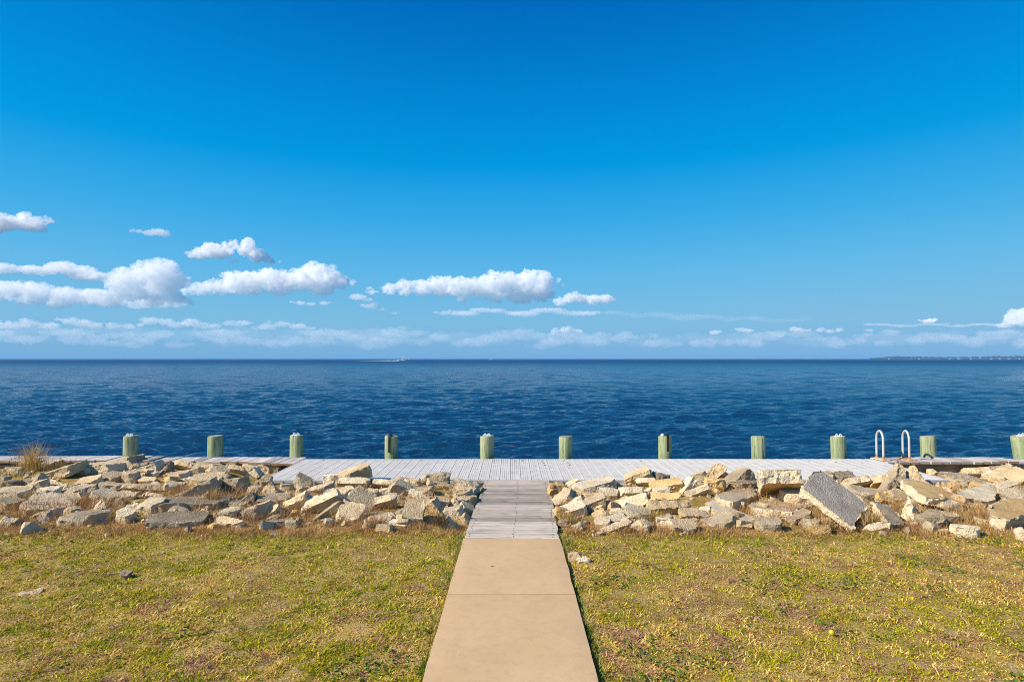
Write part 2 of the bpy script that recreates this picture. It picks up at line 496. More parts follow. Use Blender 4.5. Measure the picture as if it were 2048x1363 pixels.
# ------------------------------------------------------------------ concrete path
path = empty('path'); tag(path, 'tan poured concrete walk leading to the boardwalk', kind='structure')
joints = [5.700, 4.36, 3.02, 1.68, 0.34, -1.0]
for j in range(len(joints) - 1):
    y1, y0 = joints[j] - 0.004, joints[j + 1] + 0.004
    bm = bmesh.new()
    nxs, nys = 14, 18
    rows = []
    for b in range(nys + 1):
        yy = y0 + (y1 - y0) * b / nys
        row = []
        for a in range(nxs + 1):
            xl = -0.459 - 0.0052 * (5.7 - yy); xx = xl + (0.455 - xl) * a / nxs
            ed = (a in (0, nxs)) or (b in (0, nys))
            jx = 0.007 * mnoise.noise(Vector((yy * 4, a * 9.0, j))) if a in (0, nxs) else 0
            zz = 0.0022 * mnoise.noise(Vector((xx * 2, yy * 2, 3))) - (0.004 if ed else 0)
            row.append(bm.verts.new((xx + jx, yy, zz)))
        rows.append(row)
    top = []
    for b in range(nys):
        for a in range(nxs):
            top.append(bm.faces.new((rows[b][a], rows[b][a + 1], rows[b + 1][a + 1], rows[b + 1][a])))
    bd = [e for e in bm.edges if e.is_boundary]
    r = bmesh.ops.extrude_edge_only(bm, edges=bd)
    for v in [g for g in r['geom'] if isinstance(g, bmesh.types.BMVert)]: v.co.z = -0.13
    bmesh.ops.recalc_face_normals(bm, faces=bm.faces)
    me = bpy.data.meshes.new('concrete_slab'); bm.to_mesh(me); bm.free()
    me.polygons.foreach_set('use_smooth', np.full(len(me.polygons), True)); me.set_sharp_from_angle(angle=R(35))
    link('concrete_slab', me, M['path'], path)

# ------------------------------------------------------------------ boardwalk
walk = empty('boardwalk', (-0.005, 5.705, 0), R(-1.5))
tag(walk, 'weathered grey plank boardwalk between the path and the deck', kind='structure')
BL = 2.70; NB = 19; bw = BL / NB
def plank_mesh(name, sx, sy, sz, seed, nseg=10, warp=0.004):
    r = random.Random(seed); mb = MB()
    xs = [-sx / 2 + sx * k / nseg for k in range(nseg + 1)]
    V = []
    for k, x in enumerate(xs):
        w0 = 0.0025 * mnoise.noise(Vector((x * 4, seed * 3.1, 0))); w1 = 0.0025 * mnoise.noise(Vector((x * 4, seed * 3.1, 5)))
        cz = warp * mnoise.noise(Vector((x * 1.5, seed * 7.7, 9)))
        bev = 0.004
        V += [(x, -sy / 2 + w0, -sz), (x, -sy / 2 + w0, -bev + cz), (x, -sy / 2 + bev + w0, cz), (x, sy / 2 - bev + w1, cz), (x, sy / 2 + w1, -bev + cz), (x, sy / 2 + w1, -sz)]
    Fs = []
    for k in range(nseg):
        for e in range(6):
            a = k * 6 + e; b = k * 6 + (e + 1) % 6
            Fs.append((a, b, b + 6, a + 6))
    Fs.append((5, 4, 3, 2, 1, 0)); n = nseg * 6
    Fs.append(tuple(n + e for e in range(6)))
    mb.add(V, Fs)
    return mb.mesh(name)
for k in range(NB):
    rr = random.Random(k + 50)
    y = bw * (k + 0.5)
    me = plank_mesh('plank', 0.892 + rr.uniform(-0.008, 0.008), bw - rr.uniform(0.010, 0.022), 0.036, k + 1)
    link('plank', me, M['plank'], walk, (rr.uniform(-0.008, 0.008), y, rr.uniform(-0.004, 0.004)), (rr.uniform(-0.02, 0.02), 0, rr.uniform(-0.003, 0.003)))
mb = MB()
for x in (-0.40, 0.40, 0.02):
    mb.box((x - 0.02, 0.02, -0.17), (x + 0.02, BL - 0.02, -0.043))
mb.build('stringer', M['beam'], walk)
mb = MB(); rr = random.Random(4)
for k in range(NB):
    for x in (-0.40, 0.02, 0.40):
        for dy in (-0.035, 0.035):
            X = x + rr.uniform(-0.012, 0.012); Y = bw * (k + .5) + dy
            mb.tube([(X, Y, -0.002), (X, Y, 0.0045)], 0.0045, 6)
o = mb.build('nail_heads', M['nail'], walk); o['kind'] = 'stuff'

# ------------------------------------------------------------------ grating deck
deck = empty('grating_deck', (DECK_X0, DECK_Y0, 0))
tag(deck, 'long pale grey plastic grating deck behind the rubble, at the end of the boardwalk', 'deck')
NP = 8; PW = (DECK_X1 - DECK_X0) / NP; DD = DECK_Y1 - DECK_Y0
g = MB(); rb = MB()
div = PW / 8
for q in range(8):
    x0 = q * div + 0.004
    wr = 0.020
    rb.box((x0, 0.006, -0.030), (x0 + wr, DD - 0.006, 0.0025), 0.002)
    inner = div - wr - 0.006
    nb = 4; pit = inner / nb
    for b in range(nb):
        a = x0 + wr + 0.007 + b * pit
        g.box((a, 0.006, -0.030), (a + pit - 0.0045, DD - 0.006, 0.0))
ncr = 12
for b in range(ncr + 1):
    y = 0.006 + (DD - 0.042) * b / ncr
    wide = 0.06 if b == 5 else 0.030
    g.box((0.005, y, -0.028), (PW - 0.005, y + wide, -0.0012))
gme, rme = g.mesh('deck_panel'), rb.mesh('rib')
for k in range(NP):
    p = link('deck_panel', gme, M['grate'], deck, (k * PW, 0, 0.0008 * ((k * 7) % 3)))
    link('rib', rme, M['rib'], p)
mb = MB(); mb.box((0.0, -0.022, -0.042), (DECK_X1 - DECK_X0, -0.002, -0.001), 0.003); mb.build('edge_trim', M['trim'], deck)
mb = MB(); mb.box((0.02, 0.006, -0.22), (DECK_X1 - DECK_X0 - 0.02, 0.046, -0.045), 0.004)
mb.build('rim_beam', M['beam'], deck)
mb = MB()
for y in (0.6, 1.15, DD - 0.06): mb.box((0.02, y, -0.22), (DECK_X1 - DECK_X0 - 0.02, y + 0.04, -0.034))
mb.build('joist', M['beam'], deck)
clip = MB()
clip.add([(-0.014, -0.028, -0.040), (0.018, -0.028, -0.044), (0.002, -0.028, -0.014), (-0.014, -0.0225, -0.040), (0.018, -0.0225, -0.044), (0.002, -0.0225, -0.014)],
         [(0, 1, 2), (5, 4, 3), (0, 3, 4, 1), (1, 4, 5, 2), (2, 5, 3, 0)])
cme = clip.mesh('clip')
for k in range(NP * 8):
    link('clip', cme, M['clip'], deck, (k * div + 0.012, 0, 0))
plug = MB(); plug.tube([(0, 0, -0.001), (0, 0, 0.0045)], 0.016, 10); pme = plug.mesh('plug')
for (x, y) in [(647, 920), (697, 920.5), (730, 921), (795, 921), (843, 921), (936, 921.5), (988, 921.5), (988, 925), (1030, 921.5), (1045, 921.5), (1084, 921.5), (1087, 925.5), (1089, 930), (1127, 921.5), (1136, 925), (1139, 930), (1176, 921), (1233, 921), (1282, 922), (1618, 922.5), (1672, 924), (1686, 922.5), (1724, 925), (1733, 922.5)]:
    p = at_z(x, y, 0.0)
    link('plug', pme, M['clip'], deck, (p[0] - DECK_X0, p[1] - DECK_Y0, 0.001))

# ------------------------------------------------------------------ bulkhead, caps, walkway
wall = empty('bulkhead', (0, 10.02, 0)); tag(wall, 'grey sheet bulkhead wall under the wooden caps along the water', 'seawall')
sh = MB(); sh.box((0, 0, -2.2), (0.292, 0.05, -0.062), 0.004); sme = sh.mesh('sheet_panel')
x = -11.0; rr = random.Random(9)
while x < 11.0:
    link('sheet_panel', sme, M['sheet'], wall, (x, rr.uniform(-0.008, 0.008), rr.uniform(-0.02, 0.0))); x += 0.30
mb = MB(); mb.box((-11, 0.056, -0.30), (11, 0.115, -0.06), 0.004); mb.build('wale', M['beam'], wall)

def end_board(w, l, t, seed):
    """a board running away from the camera (Y), ragged front end"""
    r = random.Random(seed); mb = MB()
    mb.box((-w / 2, 0, -t), (w / 2, l, 0), 0.004)
    return mb
cap = empty('plank_coping', (0, 0, 0)); tag(cap, 'line of pale plank ends capping the seawall left of the deck', 'seawall cap')
x = -10.6; k = 0; rr = random.Random(21)
while x < DECK_X0 - 0.10:
    w = rr.choice([0.135, 0.14, 0.185, 0.19]); w = min(w, DECK_X0 - 0.012 - x)
    zt = 0.008 + rr.uniform(-0.006, 0.006) + (0.02 if x < -6 else 0)
    wide = sstep(-4.6, -3.6, x) * 0.16
    y0 = 10.10 - 0.25 - wide + rr.uniform(-0.02, 0.02)
    ch = end_board(w - 0.006, 10.30 - y0, 0.042, k).build('cap_plank', M['cap'] if rr.random() > 0.0 else M['capend'], cap, loc=(x + w / 2, y0, zt))
    e = MB(); e.box((-w / 2 + 0.006, -0.004, -0.038), (w / 2 - 0.006, -0.001, -0.005)); e.build('end_grain', M['capend'], ch)
    x += w; k += 1

wk = empty('wooden_walkway', (0, 0, 0)); tag(wk, 'short worn plank walkway with dark ragged ends beside the ladder, right of the deck', 'walkway')
x = DECK_X1 + 0.01; rr = random.Random(33); k = 0
while x < 8.32:
    w = rr.choice([0.14, 0.145, 0.19])
    y0 = 9.80 + rr.uniform(-0.03, 0.035) + 0.10 * sstep(7.6, 8.3, x)
    zt = 0.012 + rr.uniform(-0.005, 0.005)
    t = 0.045
    dk = rr.random() < 0.45
    ch = end_board(w - 0.010, 10.26 - y0, t, k + 90).build('walk_plank', M['cap'], wk, loc=(x + w / 2, y0, zt), rot=(rr.uniform(-0.012, 0.004), rr.uniform(-0.01, 0.01), rr.uniform(-0.02, 0.02)))
    if not dk:
        e = MB(); e.box((-w / 2 + 0.009, -0.004, -t + 0.004), (w / 2 - 0.009, -0.001, -0.005)); e.build('end_grain', M['capend'], ch)
    else:
        e = MB(); e.box((-w / 2 + 0.009, -0.004, -t + 0.004), (w / 2 - 0.009, -0.001, -0.005)); e.build('end_grain', M['beam'], ch)
    x += w; k += 1
mb = MB(); mb.box((DECK_X1 + 0.05, 9.93, -0.20), (8.25, 9.97, -0.055), 0.004); mb.build('joist', M['beam'], wk)
wk2 = empty('broken_coping', (0, 0, 0)); tag(wk2, 'low broken cap planks at the foot of the leaning piling, far right', 'seawall cap')
x = 8.36; k = 0
while x < 10.6:
    w = rr.choice([0.14, 0.19, 0.25]); y0 = 9.98 + rr.uniform(-0.05, 0.05)
    end_board(w - 0.012, 10.28 - y0, 0.042, k + 190).build('cap_plank', M['cap'], wk2, loc=(x + w / 2, y0, -0.022 + rr.uniform(-0.012, 0.012)), rot=(0, rr.uniform(-0.03, 0.03), rr.uniform(-0.05, 0.05)))
    x += w; k += 1

# ------------------------------------------------------------------ pilings
PY = 10.38
def piling(px, topy, wpx, lean, seed, label):
    base = at_d(px, 717 + 199, PY)
    rad = wpx / F * PY / 2
    top = at_d(px, topy + 3, PY)[2]
    n = 40; r = random.Random(seed); ph = r.uniform(0, 6)
    V, Fs = [], []
    zs = [-2.6, -0.6, -0.05, 0.05, 0.12, 0.2, 0.28, top - 0.02, top]
    root = empty('piling', (base[0], PY, 0)); root.rotation_euler = (r.uniform(-0.01, 0.01), lean, r.uniform(0, 6))
    root.rotation_euler = (0, lean, 0)
    crack = [r.uniform(0, 6.28) for _ in range(3)]
    for zi, z in enumerate(zs):
        for k in range(n):
            a = 2 * math.pi * k / n
            q = rad * (1 + 0.03 * math.sin(3 * a + ph) + 0.03 * mnoise.noise(Vector((math.cos(a) * 3, math.sin(a) * 3, z * 1.2 + seed))))
            for cc in crack:
                q -= 0.010 * math.exp(-((((a - cc + 0.25 * z + math.pi) % (2 * math.pi)) - math.pi) / 0.06) ** 2)
            if zi == len(zs) - 1: q -= 0.008
            zz = z + (0.006 * math.sin(a + ph) if zi >= len(zs) - 2 else 0)
            V.append((q * math.cos(a), q * math.sin(a), zz))
    for i in range(len(zs) - 1):
        for k in range(n):
            Fs.append((i * n + k, i * n + (k + 1) % n, (i + 1) * n + (k + 1) % n, (i + 1) * n + k))
    me = bpy.data.meshes.new('shaft'); me.from_pydata(V, [], Fs); me.update()
    me.polygons.foreach_set('use_smooth', np.full(len(me.polygons), True)); me.set_sharp_from_angle(angle=R(38))
    link('shaft', me, M['pile'], root)
    last = V[-n:]
    cV = [(0, 0, top + 0.004)] + [(p[0] * .999, p[1] * .999, p[2]) for p in last]
    cF = [(0, k + 1, (k + 1) % n + 1) for k in range(n)]
    me = bpy.data.meshes.new('top_face'); me.from_pydata(cV, [], cF); me.update()
    link('top_face', me, M['piletop'], root)
    tag(root, label, 'piling', 'green mooring pilings standing along the waterfront')
    return root, rad, top

def fitting(root, rad, top, seed):
    """white bent metal fitting left on a pile top"""
    r = random.Random(seed)
    mb = MB()
    for sgn in (-1, 1):
        x = sgn * 0.032
        pts = [(x - 0.02, -0.03, top - 0.004), (x - 0.014, -0.03, top + 0.03), (x + 0.006, -0.03, top + 0.04), (x + 0.02, -0.03, top + 0.026), (x + 0.024, -0.03, top - 0.004)]
        mb.tube(pts, 0.010, 8)
    mb.box((-0.07, -0.055, top + 0.001), (0.07, -0.005, top + 0.012), 0.003)
    o = mb.build('white_fitting', M['white'], root, smooth=True)
    o['label'] = 'small white metal fitting on top of the piling'

P = [(261, 868, 27, 0.0, 'green piling half hidden by a rock at its foot, leftmost of the row', 1),
     (430, 868, 28, 0.0, 'green piling with a bare flat top, second from the left', 0),
     (593, 867, 25, 0.0, 'green piling at the corner where the left cap meets the deck', 1),
     (783, 868, 26, 0.0, 'green piling with a black strap, left of the boardwalk', 0),
     (974, 868, 28, 0.0, 'green piling with a white fitting behind the boardwalk end, just left of centre', 1),
     (1131, 869, 27, 0.0, 'green piling with worn grey upper right side, just right of the boardwalk', 0),
     (1330, 868, 26, 0.0, 'green piling with a black strap, right of the boardwalk', 0),
     (1517, 869, 27, -0.02, 'pale green piling with bare top between the strapped piling and the ladder', 0),
     (1677, 869, 28, -0.03, 'cracked green piling with white fitting just left of the ladder', 1),
     (1857, 869, 27, -0.02, 'green piling just right of the ladder, with the rail shadow on it', 0),
     (2046, 868, 31, -0.13, 'leaning green piling cut off by the right edge', 1)]
for k, (px, ty, w, lean, lab, fit) in enumerate(P):
    root, rad, top = piling(px, ty, w, lean, k + 3, lab)
    if fit: fitting(root, rad, top, k)
    if px in (783, 1330):
        dx = -0.014 if px == 783 else 0.020
        ln = 0.27 if px == 783 else 0.25
        st = empty('rubber_strap', (root.location.x, PY, 0))
        mb = MB(); w2 = 0.020
        prof = [(rad * .55, top + 0.012), (rad * .2, top + 0.020), (-rad * .4, top + 0.022), (-rad * .93, top + 0.016), (-rad * 1.08, top - 0.01), (-rad * 1.09, top - ln * .5), (-rad * 1.08, top - ln)]
        V = []
        for i, (yy, zz) in enumerate(prof):
            nrm = (0, 1) if i < 4 else (-1, 0)
            for (sx, q) in ((-w2, 0), (w2, 0), (w2, 0.010), (-w2, 0.010)):
                V.append((dx + sx, yy + nrm[0] * q, zz + nrm[1] * q))
        Fs = []
        for i in range(len(prof) - 1):
            for e in range(4): Fs.append((i * 4 + e, i * 4 + (e + 1) % 4, i * 4 + 4 + (e + 1) % 4, i * 4 + 4 + e))
        Fs += [(0, 1, 2, 3), tuple(len(V) - 4 + e for e in (3, 2, 1, 0))]
        mb.add(V, Fs); mb.build('band', M['rubber'], st)
        mb = MB(); mb.tube([(dx - 0.028, -rad * .5, top + 0.02), (dx + 0.0, -rad * .55, top + 0.042), (dx + 0.03, -rad * .5, top + 0.022)], 0.011, 8)
        mb.build('hook', M['rubber'], st, smooth=True)
        tag(st, 'black rubber strap hooked over the %s strapped piling, %s of the boardwalk' % (('left', 'left') if px == 783 else ('right', 'right')), 'strap')
        if px == 1330:
            mb = MB(); mb.tube([(-0.045, -0.02, top), (-0.045, -0.02, top + 0.018), (-0.045, -0.02, top + 0.034), (-0.045, -0.02, top + 0.042)], [0.03, 0.032, 0.022, 0.006], 12)
            o = mb.build('white_knob', M['white'], root, smooth=True); o['label'] = 'small white knob on top of the piling'

# ------------------------------------------------------------------ ladder
lad = empty('swim_ladder', at_d(1785, 916, 10.0)); lad.location.z = 0.012
tag(lad, 'swim ladder with two white hooped handrails and rusty feet on the walkway', 'ladder')
for (xf, xn, nm) in ((1753.5, 1767, 0), (1806, 1819, 1)):
    pn, pf = at_d(xn, 918.5, 9.90), at_d(xf, 916, 10.13)
    hgt = 0.475
    pts = []
    n = 22
    a, b = Vector((pf[0], pf[1], 0)) - lad.location, Vector((pn[0], pn[1], 0)) - lad.location
    a.z = b.z = 0
    rr_ = (b - a).length / 2; mid = (a + b) / 2; ex = (b - a).normalized()
    pts.append(a + Vector((0, 0, -1.4))); pts.append(a + Vector((0, 0, 0.0))); pts.append(a + Vector((0, 0, 0.18)))
    for k in range(n + 1):
        th = math.pi - math.pi * k / n
        pts.append(mid + ex * (rr_ * math.cos(th)) + Vector((0, 0, hgt - rr_ * 1.25 + rr_ * 1.25 * math.sin(th))))
    pts.append(b + Vector((0, 0, 0.18))); pts.append(b + Vector((0, 0, 0.004)))
    mb = MB(); mb.tube(pts, 0.0175, 14); rl = mb.build('handrail', M['rail'], lad, smooth=True)
    mb = MB()
    for q in (a, b):
        mb.tube([q + Vector((0, 0, 0.002)), q + Vector((0, 0, 0.012)), q + Vector((0, 0, 0.03))], [0.045, 0.042, 0.024], 14)
    mb.build('flange', M['rust'], rl, smooth=True)
    mb = MB(); lo = (min(a.x, b.x) - 0.05, min(a.y, b.y) - 0.05, 0.0015); hi = (max(a.x, b.x) + 0.05, max(a.y, b.y) + 0.03, 0.013)
    mb.box(lo, hi, 0.002); mb.build('foot_board', M['cream'] if nm == 0 else M['rust'], lad)
for k in range(4):
    z = -0.3 - k * 0.28
    mb = MB(); mb.box((-0.26, 0.10, z), (0.26, 0.17, z + 0.03), 0.004); mb.build('step', M['white'], lad)

# ------------------------------------------------------------------ rubble
_cube_cache = {}
def cube_grid(nx, ny, nz):
    key = (nx, ny, nz)
    if key in _cube_cache: return _cube_cache[key]
    I = -np.ones((nx + 1, ny + 1, nz + 1), int)
    i, j, k = np.meshgrid(range(nx + 1), range(ny + 1), range(nz + 1), indexing='ij')
    sf = (i == 0) | (i == nx) | (j == 0) | (j == ny) | (k == 0) | (k == nz)
    I[sf] = np.arange(sf.sum())
    P_ = np.stack([i[sf] / nx - .5, j[sf] / ny - .5, k[sf] / nz - .5], 1)
    def quads(A, flip):
        q = np.stack([A[:-1, :-1].ravel(), A[1:, :-1].ravel(), A[1:, 1:].ravel(), A[:-1, 1:].ravel()], 1)
        return q[:, ::-1] if flip else q
    Fq = np.concatenate([quads(I[:, :, 0], True), quads(I[:, :, nz], False), quads(I[:, 0, :], False), quads(I[:, ny, :], True), quads(I[0], True), quads(I[nx], False)])
    _cube_cache[key] = (P_, Fq)
    return P_, Fq

def chunk_mesh(name, L, W, T, planes, seed, side=0.013, flat=0.0035, seg=0.022, two=None):
    n = [int(np.clip(round(s / seg), lo, hi)) for s, lo, hi in ((L, 6, 34), (W, 5, 28), (T, 4, 18))]
    P_, Fq = cube_grid(*n)
    dims = np.array([L, W, T])
    Vv = P_ * dims
    isflat = np.abs(np.abs(P_[:, 2]) - .5) < 1e-6
    z0 = Vv[:, 2].copy()
    Vv = Vv + (rng.random(Vv.shape) - .5) * (dims / np.array(n)) * 0.35 * (np.abs(np.abs(P_) - .5) > 1e-6)
    for it in range(4):
        for nn, dist in planes:
            s_ = Vv @ nn - dist
            Vv = Vv - np.maximum(s_, 0)[:, None] * nn
    isflat &= np.abs(Vv[:, 2] - z0) < 1e-5
    amp = np.where(isflat, flat, side)[:, None]
    Q_ = Vv + seed * 3.7
    D = np.stack([fbm(Q_ * 11, 3, seed), fbm(Q_ * 11 + 31, 3, seed + 1), fbm(Q_ * 11 + 67, 3, seed + 2)], 1)
    D2 = np.stack([vnoise(Q_ * 45, seed + 5), vnoise(Q_ * 45 + 9, seed + 6), vnoise(Q_ * 45 + 21, seed + 7)], 1)
    big = np.stack([vnoise(Q_ * 3.3, seed + 9), vnoise(Q_ * 3.3 + 9, seed + 10), vnoise(Q_ * 3.3 + 21, seed + 11)], 1)
    Vv = Vv + D * amp * 1.7 + D2 * amp * 0.5 + big * min(0.03, 0.06 * L) * np.where(isflat, 0.25, 0.8)[:, None]
    me = mesh_np(name, Vv, Fq, True)
    me.set_sharp_from_angle(angle=R(32))
    if two is not None:
        me.materials.append(M[two[0]]); me.materials.append(M[two[1]])
        me.polygons.foreach_set('material_index', (~isflat[Fq].all(1)).astype(np.int32))
    return me, Vv

def unit(v): v = np.array(v, float); return v / np.linalg.norm(v)

def planes_for(style, L, W, T, r):
    out = []
    if style in ('s', 'o', 'f', 'e'):
        m = r.integers(4, 7); a0 = r.uniform(0, 6.28)
        for k in range(m):
            a = a0 + (k + r.uniform(-.3, .3)) * 6.28 / m
            nn = unit((math.cos(a), math.sin(a), r.uniform(-.22, .22)))
            sup = abs(nn[0]) * L / 2 + abs(nn[1]) * W / 2 + abs(nn[2]) * T / 2
            out.append((nn, sup * r.uniform(0.68, 0.9)))
    elif style == 'c':
        for k in range(9):
            nn = unit(r.normal(size=3) * np.array([1, 1, .9])); sup = np.abs(nn) @ np.array([L, W, T]) / 2
            out.append((nn, sup * r.uniform(0.58, 0.82)))
    elif style == 'p':      # pointed wedge
        ax = r.uniform(-.22, .22) * L; m = 4; a0 = r.uniform(0, 1.57)
        ap = np.array([ax, 0, T / 2 * 0.98])
        for k in range(m):
            a = a0 + k * 6.28 / m + r.uniform(-.35, .35)
            nn = unit((math.cos(a) / (L / 2), math.sin(a) / (W / 2), r.uniform(.7, 1.1) / T))
            out.append((nn, nn @ ap + 0.008))
    elif style == 'b':      # bar
        for sg in (-1, 1):
            nn = unit((sg, r.uniform(-.5, .5), r.uniform(-.4, .4))); sup = np.abs(nn) @ np.array([L, W, T]) / 2
            out.append((nn, sup * r.uniform(.75, .86)))
        for k in range(3):
            nn = unit((r.uniform(-.2, .2), r.normal(), r.normal())); sup = np.abs(nn) @ np.array([L, W, T]) / 2
            out.append((nn, sup * r.uniform(.78, .92)))
    return out

